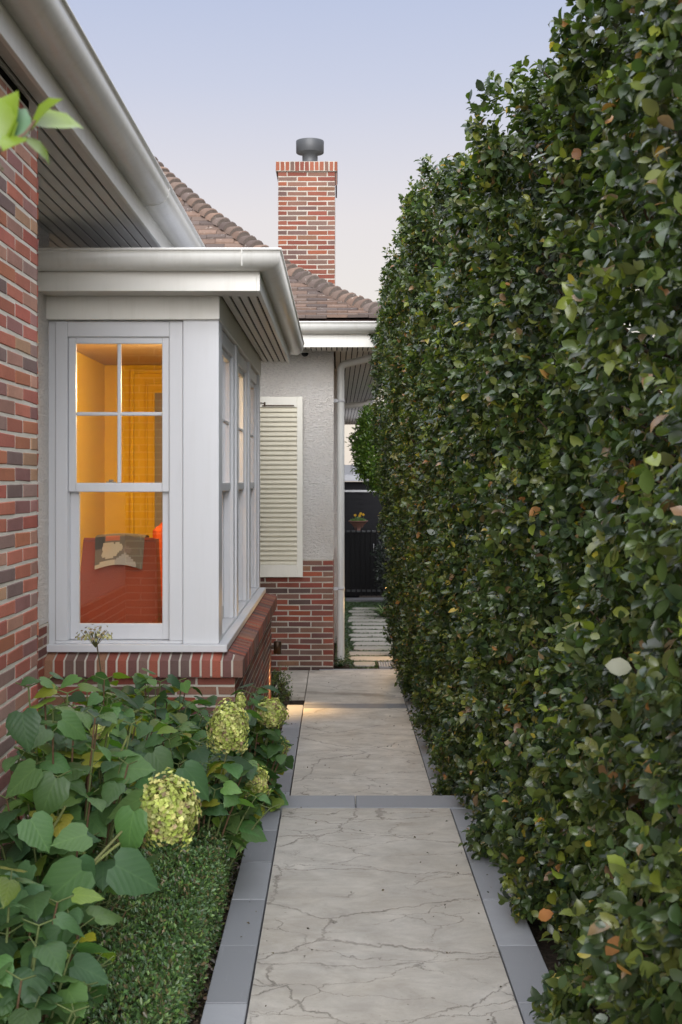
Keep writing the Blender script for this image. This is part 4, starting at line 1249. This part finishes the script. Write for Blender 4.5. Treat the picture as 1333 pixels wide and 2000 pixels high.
def drain():
    t = thing('drain_grate', 'galvanised drain grate at the end of the lower path', 'drain', (.6, 15.2, 0))
    mb = MB(); x0, x1, y0, y1 = .46, .75, 14.95, 15.33; z = .012
    mb.box(x0, x1, y0, y0+.014, -.02, z); mb.box(x0, x1, y1-.014, y1, -.02, z); mb.box(x0, x0+.014, y0+.015, y1-.015, -.02, z-.001); mb.box(x1-.014, x1, y0+.015, y1-.015, -.02, z-.001)
    mb.build('frame', M['steel'], t)
    mb = MB()
    for i in range(9): x = x0+.03+i*.0285; mb.box(x, x+.008, y0+.015, y1-.015, -.018, z-.002)
    for j in range(4): y = y0+.07+j*.075; mb.box(x0+.015, x1-.015, y, y+.010, -.018, z-.004)
    mb.build('grate_bars', M['steel'], t)
    mb = MB(); mb.box(x0+.01, x1-.01, y0+.01, y1-.01, -.034, -.022); mb.build('drain_pit', M['dark'], t)
drain()

def gate():
    d = 23.4; t = thing('gate', 'black picket gate closing the far end of the side path', 'gate', (.4, d, .04))
    x0, x1 = -.02, 1.0; zt = wz(1036, d)
    mb = MB()
    for (za, zb) in ((zt-.035, zt), (.14, .18)):
        mb = MB(); mb.box(x0, x1, d, d+.03, za, zb, bev=.004); mb.build('rail', M['charcoal'], t)
    mb = MB(); x = x0
    while x < x1:
        mb.box(x, x+.062, d+.031, d+.05, .075, zt-.02, bev=.003); x += .088
    mb.build('panel', M['black'], t)
    for i in range(11):
        mb = MB(); x = x0+.074+i*.088
        mb.box(x-.012, x+.012, d-.026, d-.002, .07, zt+.02, bev=.003)
        mb.add([(x-.012, d-.026, zt+.02), (x+.012, d-.026, zt+.02), (x+.012, d-.002, zt+.02), (x-.012, d-.002, zt+.02), (x, d-.014, zt+.09)], [(0,1,4), (1,2,4), (2,3,4), (3,0,4)])
        mb.build('picket', M['black'], t)
    mb = MB(); mb.tube([(.62, d-.03, .85), (.62, d-.06, .86), (.62, d-.06, .96), (.62, d-.03, .97)], .008, 8); mb.build('handle', M['steel'], t)
    st = MB(); st.box(-.03, 1.1, d-.35, d+.1, -.05, .035, col=(.22, .22, .23)); o = st.build('doorstep', M['stone'])
    tag(o, 'grey stone doorstep under the black gate', 'step')
    pl = MB(); pd = d+.35
    pl.box(.03, .38, pd-.17, pd+.17, -.03, 1.12, bev=.006); pl.box(.01, .40, pd-.19, pd+.19, 1.12, 1.15, bev=.004)
    tag(pl.build('plinth', M['black']), 'black plinth behind the gate carrying the terracotta urn', 'plinth')
    k = pd/F_PX; c = (wx(700, pd), pd, 1.15)
    z1 = wz(1017, pd)-1.15
    mb = MB()
    mb.lathe(c, [(.001, .0), (9*k, .0), (9*k, .02), (6.5*k, .035), (6.5*k, .06), (8*k, z1*.45), (12*k, z1*.72), (17*k, z1*.9), (18.5*k, z1*.93), (19.5*k, z1*.96), (19.5*k, z1), (17.5*k, z1), (16*k, z1-.03), (.001, z1-.03)], 40)
    for q in range(26):
        a = 2*math.pi*q/26
        mb.tube([(c[0]+(r+.002)*k*math.cos(a), c[1]+(r+.002)*k*math.sin(a), c[2]+z) for (r, z) in ((8, z1*.45), (12, z1*.72), (16.4, z1*.88))], .006, 5, cap=False)
    tag(mb.build('urn', M['terracotta']), 'fluted terracotta bowl urn above the black gate', 'planter')
    fl = thing('pansy_plant', 'small leafy plant with orange yellow flowers growing in the terracotta urn', 'plant', (c[0], c[1], 1.15+z1-.03))
    N = 420; a = NR.uniform(0, 6.28, N); r = np.sqrt(NR.uniform(0, 1, N))*15*k
    P = np.stack([c[0]+r*np.cos(a), c[1]+r*np.sin(a), 1.15+z1-.02+NR.uniform(0, 1, N)*.09*(1-.5*r/(15*k))], 1)
    leaf_cloud('foliage', P, NR.normal(0, 1, P.shape), NR.normal(0, .5, P.shape)+np.array([[0, -.3, 1]]), NR.uniform(.02, .04, N), NR.uniform(.015, .026, N), pick_cols(N, [(3, (.09, .16, .04)), (1, (.15, .22, .06))]), M['box'], fl, T4)
    for (px, py) in ((694, 1006), (705, 1003), (710, 1005), (703, 1007)):
        q = Vector((wx(px, pd), pd-.05, wz(py, pd)))
        mb = MB(); mb.tube([(q.x, q.y, 1.15+z1), q], .003, 4, (.1, .16, .04))
        mb.build('flower_stem', M['bark'], fl)
        P = np.array([tuple(q)]*5, np.float32); an = np.arange(5)*1.257
        Dv = np.stack([np.cos(an), np.full(5, -.25), np.sin(an)], 1); Nv = np.tile(np.array([[0, -1, .3]]), (5, 1))
        leaf_cloud('flower', P, Dv, Nv, np.full(5, .027), np.full(5, .027), np.tile(np.array([[.70, .40, .04]]), (5, 1)), M['petal'], fl, T8)
gate()

def back_structures():
    d = 26.0
    t = thing('screen_fence', 'tall black slatted screen fence behind the gate', 'fence', (.9, d, 0))
    mb = MB(); z = .05
    while z < wz(962, d)-.02: mb.box(-.03, 1.02, d, d+.02, z, z+.075); z += .092
    mb.build('slats', M['blackslat'], t)
    mb = MB(); mb.box(-.03, 1.3, d-.03, d-.002, wz(961, d), wz(957, d)); mb.build('top_rail', M['steel'], t)
    mb = MB(); mb.box(1.02, 1.12, d-.02, d+.06, 0, wz(957, d)); mb.build('post', M['black'], t)
    mb = MB(); mb.box(.40, .47, d+.021, d+.06, 0, wz(962, d)); mb.build('post', M['black'], t)
    t = thing('trellis', 'thin wire trellis against the screen fence, half hidden by the hedge', 'trellis', (1.1, d-.2, 0))
    mb = MB()
    for x in (.98, 1.14): mb.tube([(x, 25.5, .0), (x, 25.5, 2.0)], .008, 5)
    for z in (1.2, 1.45, 1.7): mb.tube([(.95, 25.5, z), (1.35, 25.5, z-.03)], .008, 5)
    mb.build('wires', M['steel'], t)
    d2 = 27.5
    t = thing('shed', 'dark shed with pale grey metal roof behind the screen fence', 'shed', (1.5, d2, 0))
    mb = MB(); mb.box(0, 3.2, d2, d2+3, 0, wz(941, d2)); mb.build('wall', M['blackslat'], t)
    mb = MB(); za, zb = wz(927, d2), wz(908, d2+3.3)
    vs = [(-.02, d2-.12, za), (3.4, d2-.12, za), (3.4, d2+3.3, zb), (-.02, d2+3.3, zb)]
    mb.add(vs + [(p[0], p[1], p[2]-.03) for p in vs], [(0,1,2,3), (7,6,5,4), (0,4,5,1), (1,5,6,2), (2,6,7,3), (3,7,4,0)])
    for i in range(12):
        x = .03+i*.28
        mb.add([(x, d2-.12, za+.001), (x+.03, d2-.12, za+.001), (x+.03, d2+3.3, zb+.001), (x, d2+3.3, zb+.001), (x+.008, d2-.12, za+.04), (x+.022, d2-.12, za+.04), (x+.022, d2+3.3, zb+.04), (x+.008, d2+3.3, zb+.04)],
               [(0,1,5,4), (1,2,6,5), (4,5,6,7), (3,0,4,7)])
    mb.build('roof', M['shedroof'], t)
    mb = MB(); mb.box(-.02, 3.4, d2-.22, d2-.125, wz(940, d2), wz(927.5, d2), bev=.01); mb.build('gutter', M['shedroof'], t)
back_structures()

def tree_cloud(label, name, c, h, N, leaf, table, trunkbase, twig=20):
    t = thing(name, label, 'tree' if 'tree' in name else 'shrub', (c[0], c[1], trunkbase))
    U = NR.normal(0, 1, (N, 3)); U /= np.linalg.norm(U, axis=1, keepdims=True)
    lob = 1+.16*np.sin(U[:, 0]*5+1)*np.sin(U[:, 2]*6)+.12*np.sin(U[:, 1]*9+U[:, 2]*7)
    P = U*(lob*(1-NR.exponential(.10, N)).clip(.3, 1.1))[:, None]*np.array([h])+np.array([c])+NR.normal(0, .03, (N, 3))
    P[:, 2] = np.maximum(P[:, 2], trunkbase+.03)
    D = U*.7+NR.normal(0, .5, P.shape)+np.array([[0, 0, .3]]); Nv = U*.5+np.array([[0, -.1, .8]])+NR.normal(0, .4, P.shape)
    L = NR.uniform(.6, 1.2, N)*leaf
    leaf_cloud('crown', P, D, Nv, L, L*.6, pick_cols(N, table), M['hedge'], t, T4)
    mb = MB()
    mb.tube([(c[0]+h[0]*.7, c[1], trunkbase-.03), (c[0]+h[0]*.6, c[1]+.02, (trunkbase+c[2])/2), (c[0], c[1], c[2]+h[2]*.5)], [.05, .04, .012], 7, (.10, .08, .06))
    for i in range(twig):
        u = Vector((R.gauss(0, 1), R.gauss(0, 1), R.gauss(.3, .8))).normalized()
        mb.tube([(c[0], c[1], c[2]-h[2]*R.uniform(.0, .5)), (c[0]+u.x*h[0]*.8, c[1]+u.y*h[1]*.8, c[2]+u.z*h[2]*.8)], [.012, .004], 4, (.10, .08, .06), cap=False)
    mb.build('trunk', M['bark'], t)
    return t
d = 21.0
tree_cloud('bright green leafy tree beyond the hedge, under the far eave', 'tree', (wx(748, d), d, wz(880, d)), (.42, .45, .62), 16000, .06, [(5, (.12, .20, .03)), (4, (.08, .145, .03)), (1.5, (.19, .26, .04))], 0)
d = 21.6
tree_cloud('dark purple green shrub standing right of the black gate', 'shrub', (wx(768, d), d, .72), (.24, .35, .62), 2600, .06, [(5, (.025, .035, .028)), (2, (.03, .03, .035))], 0)
d = 12.75
tree_cloud('little box ball lit by the wall spotlight at the bay corner', 'shrub', (wx(545, d), d, .10), (.085, .12, .16), 1500, .024, [(5, (.06, .10, .03)), (3, (.11, .15, .04)), (1, (.2, .2, .04))], -.02, 8)

def bare_tree():
    t = thing('bare_tree', 'thin bare twigs against the sky above the shed roof', 'tree', (1.5, 36, 0))
    mb = MB()
    mb.tube([(1.45, 36, 0), (1.35, 36, 2.0), (1.2, 36, 3.0)], [.06, .045, .02], 6, (.16, .13, .11))
    for i in range(9):
        z = 1.9+i*.13
        p = [(1.3-.05*i/2, 36, z), (.95-R.random()*.2, 36, z+.22), (.62-R.random()*.2, 36, z+R.uniform(.1, .45)), (.4+R.random()*.1, 36, z+R.uniform(.05, .35))]
        mb.tube(p, [.012, .009, .007, .004], 4, (.2, .17, .15), cap=False)
    mb.build('branch', M['bark'], t)
bare_tree()

def strappy(label, x, y, n, ln, seed, cols):
    rr = random.Random(seed)
    t = thing('strappy_plant', label, 'plant', (x, y, 0), 'strappy plants lit by the garden light')
    mb = MB()
    for i in range(n):
        a = rr.uniform(0, 6.28); L = ln*rr.uniform(.6, 1.1); el = rr.uniform(.7, 1.4); w = .011*rr.uniform(.7, 1.2)
        d = Vector((math.cos(a), math.sin(a), 0)); sd = Vector((-d.y, d.x, 0)); vs = []; m = 8
        for k in range(m+1):
            f = k/m; r = L*(f*math.cos(el)+.35*f*f); z = L*(f*math.sin(el)-.62*f*f)
            p = Vector((x, y, .0))+d*(.02+r)+Vector((0, 0, max(.005, z)))
            ww = w*(1-f**2.5)+.001
            vs += [p-sd*ww, p+sd*ww]
        k = rr.uniform(.7, 1.3); c = rr.choice(cols); c = tuple(q*k for q in c)
        mb.add(vs, [(2*k, 2*k+1, 2*k+3, 2*k+2) for k in range(m)], c, smooth=True)
    mb.build('foliage', M['box'], t)
gcol = [(.05, .10, .03), (.09, .15, .03), (.14, .20, .04)]
strappy('strappy plant glowing yellow green in front of the garden light', .74, 15.95, 60, .40, 1, gcol)
strappy('bushy strappy plant beside the gate step, left of the garden light', .70, 20.4, 100, .48, 2, gcol)
strappy('dark tuft of strappy leaves hiding the foot of the downpipe', .03, 14.98, 26, .16, 3, [(.035, .075, .03)])

# ------------------------------------------------------------------ small fittings and lamps
def spot(name, loc, target, energy, size=.9, blend=.6, col=(1, .62, .25), r=.02):
    l = bpy.data.lights.new(name, 'SPOT'); l.energy = energy; l.color = col; l.spot_size = size; l.spot_blend = blend; l.shadow_soft_size = r
    o = bpy.data.objects.new(name, l); o.location = loc; o.rotation_euler = (Vector(target)-Vector(loc)).to_track_quat('-Z', 'Y').to_euler(); COL.objects.link(o)
def point(name, loc, energy, col=(1, .58, .2), r=.02):
    l = bpy.data.lights.new(name, 'POINT'); l.energy = energy; l.color = col; l.shadow_soft_size = r
    o = bpy.data.objects.new(name, l); o.location = loc; COL.objects.link(o)

def wall_spot():
    d = 12.35; x = BAYX+.065; zt, zb = wz(1252, d), wz(1277, d)
    t = thing('wall_spotlight', 'small bronze cylinder spotlight shining down from the bay brick wall', 'wall light', (BAYX, d, zt))
    mb = MB(); mb.lathe((x, d, zb), [(.034, .002), (.036, .0), (.036, zt-zb-.004), (.03, zt-zb), (.001, zt-zb)], 24)
    mb.lathe((x, d, zb), [(.028, .012), (.034, .002)], 24)
    mb.build('housing', M['bronze'], t)
    mb = MB(); mb.box(BAYX-.001, x-.03, d-.012, d+.012, (zt+zb)/2-.012, (zt+zb)/2+.012); mb.build('bracket', M['bronze'], t)
    mb = MB(); mb.lathe((x, d, zb+.012), [(.001, 0), (.028, .0)], 20); mb.build('lens', M['lampglow'], t)
    spot('wall_spot_light', (x, d, zb-.005), (x+.12, d-.12, 0), 24, 1.7, 1.0)
wall_spot()

def camera_dome():
    d = 14.62; t = thing('security_camera', 'small dark dome security camera under the far eave', 'camera', (wx(597, d), d, FSOF))
    c = (wx(596, d), d, FSOF-.012)
    mb = MB(); mb.lathe(c, [(.001, 0), (.05, 0), (.05, -.03), (.045, -.035)], 24); mb.build('mount', M['board'], t)
    mb = MB(); mb.lathe((c[0], c[1], c[2]-.035), [(.04*math.cos(a), -.04*math.sin(a)) for a in [math.radians(q) for q in range(0, 91, 15)]], 20); mb.build('dome', M['black'], t)
camera_dome()

def spike_light(label, x, y, z, energy, vis=True, g=0.0):
    t = thing('spike_light', label, 'garden light', (x, y, g), 'garden spike lights')
    mb = MB(); mb.tube([(x, y, g-.05), (x, y, z-.03)], .009, 8); mb.lathe((x, y, z-.035), [(.02, 0), (.03, .01), (.03, .02)], 16); mb.build('stake', M['bronze'], t)
    mb = MB(); mb.lathe((x, y, z-.015), [(.024, 0), (.026, .012), (.024, .026), (.001, .030)], 16); mb.build('lamp', M['lampglow'], t)
    mb = MB(); mb.lathe((x, y, z+.018), [(.03, .0), (.032, .004), (.012, .02), (.001, .022)], 16); mb.build('cap', M['bronze'], t)
    point('spike_glow', (x-.0, y-.05, z+.0), energy, r=.03)
d = 15.7
spike_light('glowing garden spike light among the strappy plants near the gate', wx(769, d), d, wz(1183, d), 9.0)
spike_light('garden spike light glowing inside the nearest hedge shrub', 1.35, 4.05, .42, .7, g=.15)
spike_light('garden spike light glowing low inside the large hedge shrub', 1.35, 6.0, .42, .7, g=.15)

# near overhanging branch, top left
def branch():
    t = thing('overhanging_branch', 'blurred green leafy branch tip entering the upper left corner', 'shrub', (-.75, 1.75, .15))
    d = 1.72
    def q(px, py, dd=d): return Vector((wx(px, dd), dd, wz(py, dd)))
    mb = MB()
    mb.tube([(-.75, 1.8, .1), (-.78, 1.85, 1.2), (-.68, 1.8, 1.95), q(-110, 330, 1.75), q(-20, 305), q(50, 262), q(70, 235)], [.012, .011, .009, .006, .004, .0028, .002], 7, (.13, .085, .06))
    mb.build('stem', M['bark'], t)
    A = [((65, 245), (166, 236), .50, .035), ((62, 255), (112, 185), .5, -.02), ((48, 268), (5, 285), .5, -.03), ((45, 270), (104, 315), .45, .02), ((10, 290), (48, 205), .45, .01), ((0, 300), (-8, 185), .5, .0), ((-5, 300), (22, 165), .4, .02), ((-20, 305), (10, 330), .5, .02)]
    P, D, Nn, L, W, C = [], [], [], [], [], []
    for i, (a, b, w, dy) in enumerate(A):
        p, e = q(*a), q(*b, d+dy); v = e-p
        P.append(p); D.append(v); L.append(v.length); W.append(v.length*w*1.0 + .018)
        Nn.append(Vector((R.uniform(-.4, .4), -.75 if i % 2 == 0 else -.5, .7))); C.append((.14, .20, .014) if i != 4 else (.08, .15, .08))
    leaf_cloud('foliage', np.array([tuple(z) for z in P]), np.array([tuple(z) for z in D]), np.array([tuple(z) for z in Nn]), np.array(L), np.array(W)*1.05, np.array(C), M['box'], t, T11, True)
branch()

# ------------------------------------------------------------------ sky, sun, camera
def world():
    w = bpy.data.worlds.new('World'); S.world = w; w.use_nodes = True
    t = w.node_tree; t.nodes.clear()
    out = t.nodes.new('ShaderNodeOutputWorld'); bg = t.nodes.new('ShaderNodeBackground'); bg.inputs['Strength'].default_value = .104
    sky = t.nodes.new('ShaderNodeTexSky'); sky.sky_type = 'NISHITA'; sky.sun_disc = False
    sky.sun_elevation = math.radians(SUN_EL); sky.sun_rotation = math.radians(SUN_ROT); sky.air_density = 1.0; sky.dust_density = 1.5; sky.ozone_density = 1.4
    # soft veil lightening toward the horizon; bright overhead stops added as unseen fill light
    tc = t.nodes.new('ShaderNodeTexCoord'); sep = t.nodes.new('ShaderNodeSeparateXYZ'); t.links.new(tc.outputs['Generated'], sep.inputs[0])
    rp = t.nodes.new('ShaderNodeValToRGB'); e = rp.color_ramp.elements
    st = [(0.0, (5.8, 5.05, 4.45)), (.09, (5.5, 4.9, 4.35)), (.19, (5.2, 4.7, 4.6)), (.28, (3.9, 3.95, 4.7)), (.38, (2.9, 3.3, 4.6)), (.60, (13, 13.6, 15)), (1.0, (21, 21.6, 23))]
    while len(e) < len(st): e.new(.5)
    for i, (p, c) in enumerate(st): e[i].position = p; e[i].color = (*c, 1)
    t.links.new(sep.outputs[2], rp.inputs['Fac'])
    mx = t.nodes.new('ShaderNodeMix'); mx.data_type = 'RGBA'; mx.inputs[0].default_value = .85
    t.links.new(sky.outputs[0], mx.inputs[6]); t.links.new(rp.outputs[0], mx.inputs[7])
    t.links.new(mx.outputs[2], bg.inputs['Color']); t.links.new(bg.outputs[0], out.inputs['Surface'])
SUN_EL, SUN_ROT = 16, 181
world()
sl = bpy.data.lights.new('sun', 'SUN'); sl.energy = 3.75; sl.angle = math.radians(50); sl.color = (.98, .98, 1.0)
so = bpy.data.objects.new('sun', sl); COL.objects.link(so)
el, az = math.radians(SUN_EL), math.radians(-1)
dirv = Vector((math.sin(az)*math.cos(el)*1.0, -math.cos(az)*math.cos(el), math.sin(el)))   # from behind the camera
so.rotation_euler = dirv.to_track_quat('Z', 'Y').to_euler()

cam = bpy.data.cameras.new('camera'); co = bpy.data.objects.new('camera', cam); COL.objects.link(co)
co.location = (0, 0, CZ); co.rotation_euler = (math.pi/2, 0, 0)
cam.sensor_fit = 'VERTICAL'; cam.sensor_height = 36; cam.sensor_width = 24; cam.lens = F_PX/2000*36
cam.shift_x = (666.5-CX)/2000; cam.shift_y = (CY-1000)/2000
cam.clip_start = .05; cam.clip_end = 600
cam.dof.use_dof = True; cam.dof.focus_distance = 8.6; cam.dof.aperture_fstop = 9
S.camera = co
S.view_settings.view_transform = 'Standard'; S.view_settings.look = 'None'; S.view_settings.gamma = 1; S.view_settings.exposure = 0.66
S.cycles.max_bounces = 8; S.cycles.transparent_max_bounces = 12
S.cycles.use_denoising = True
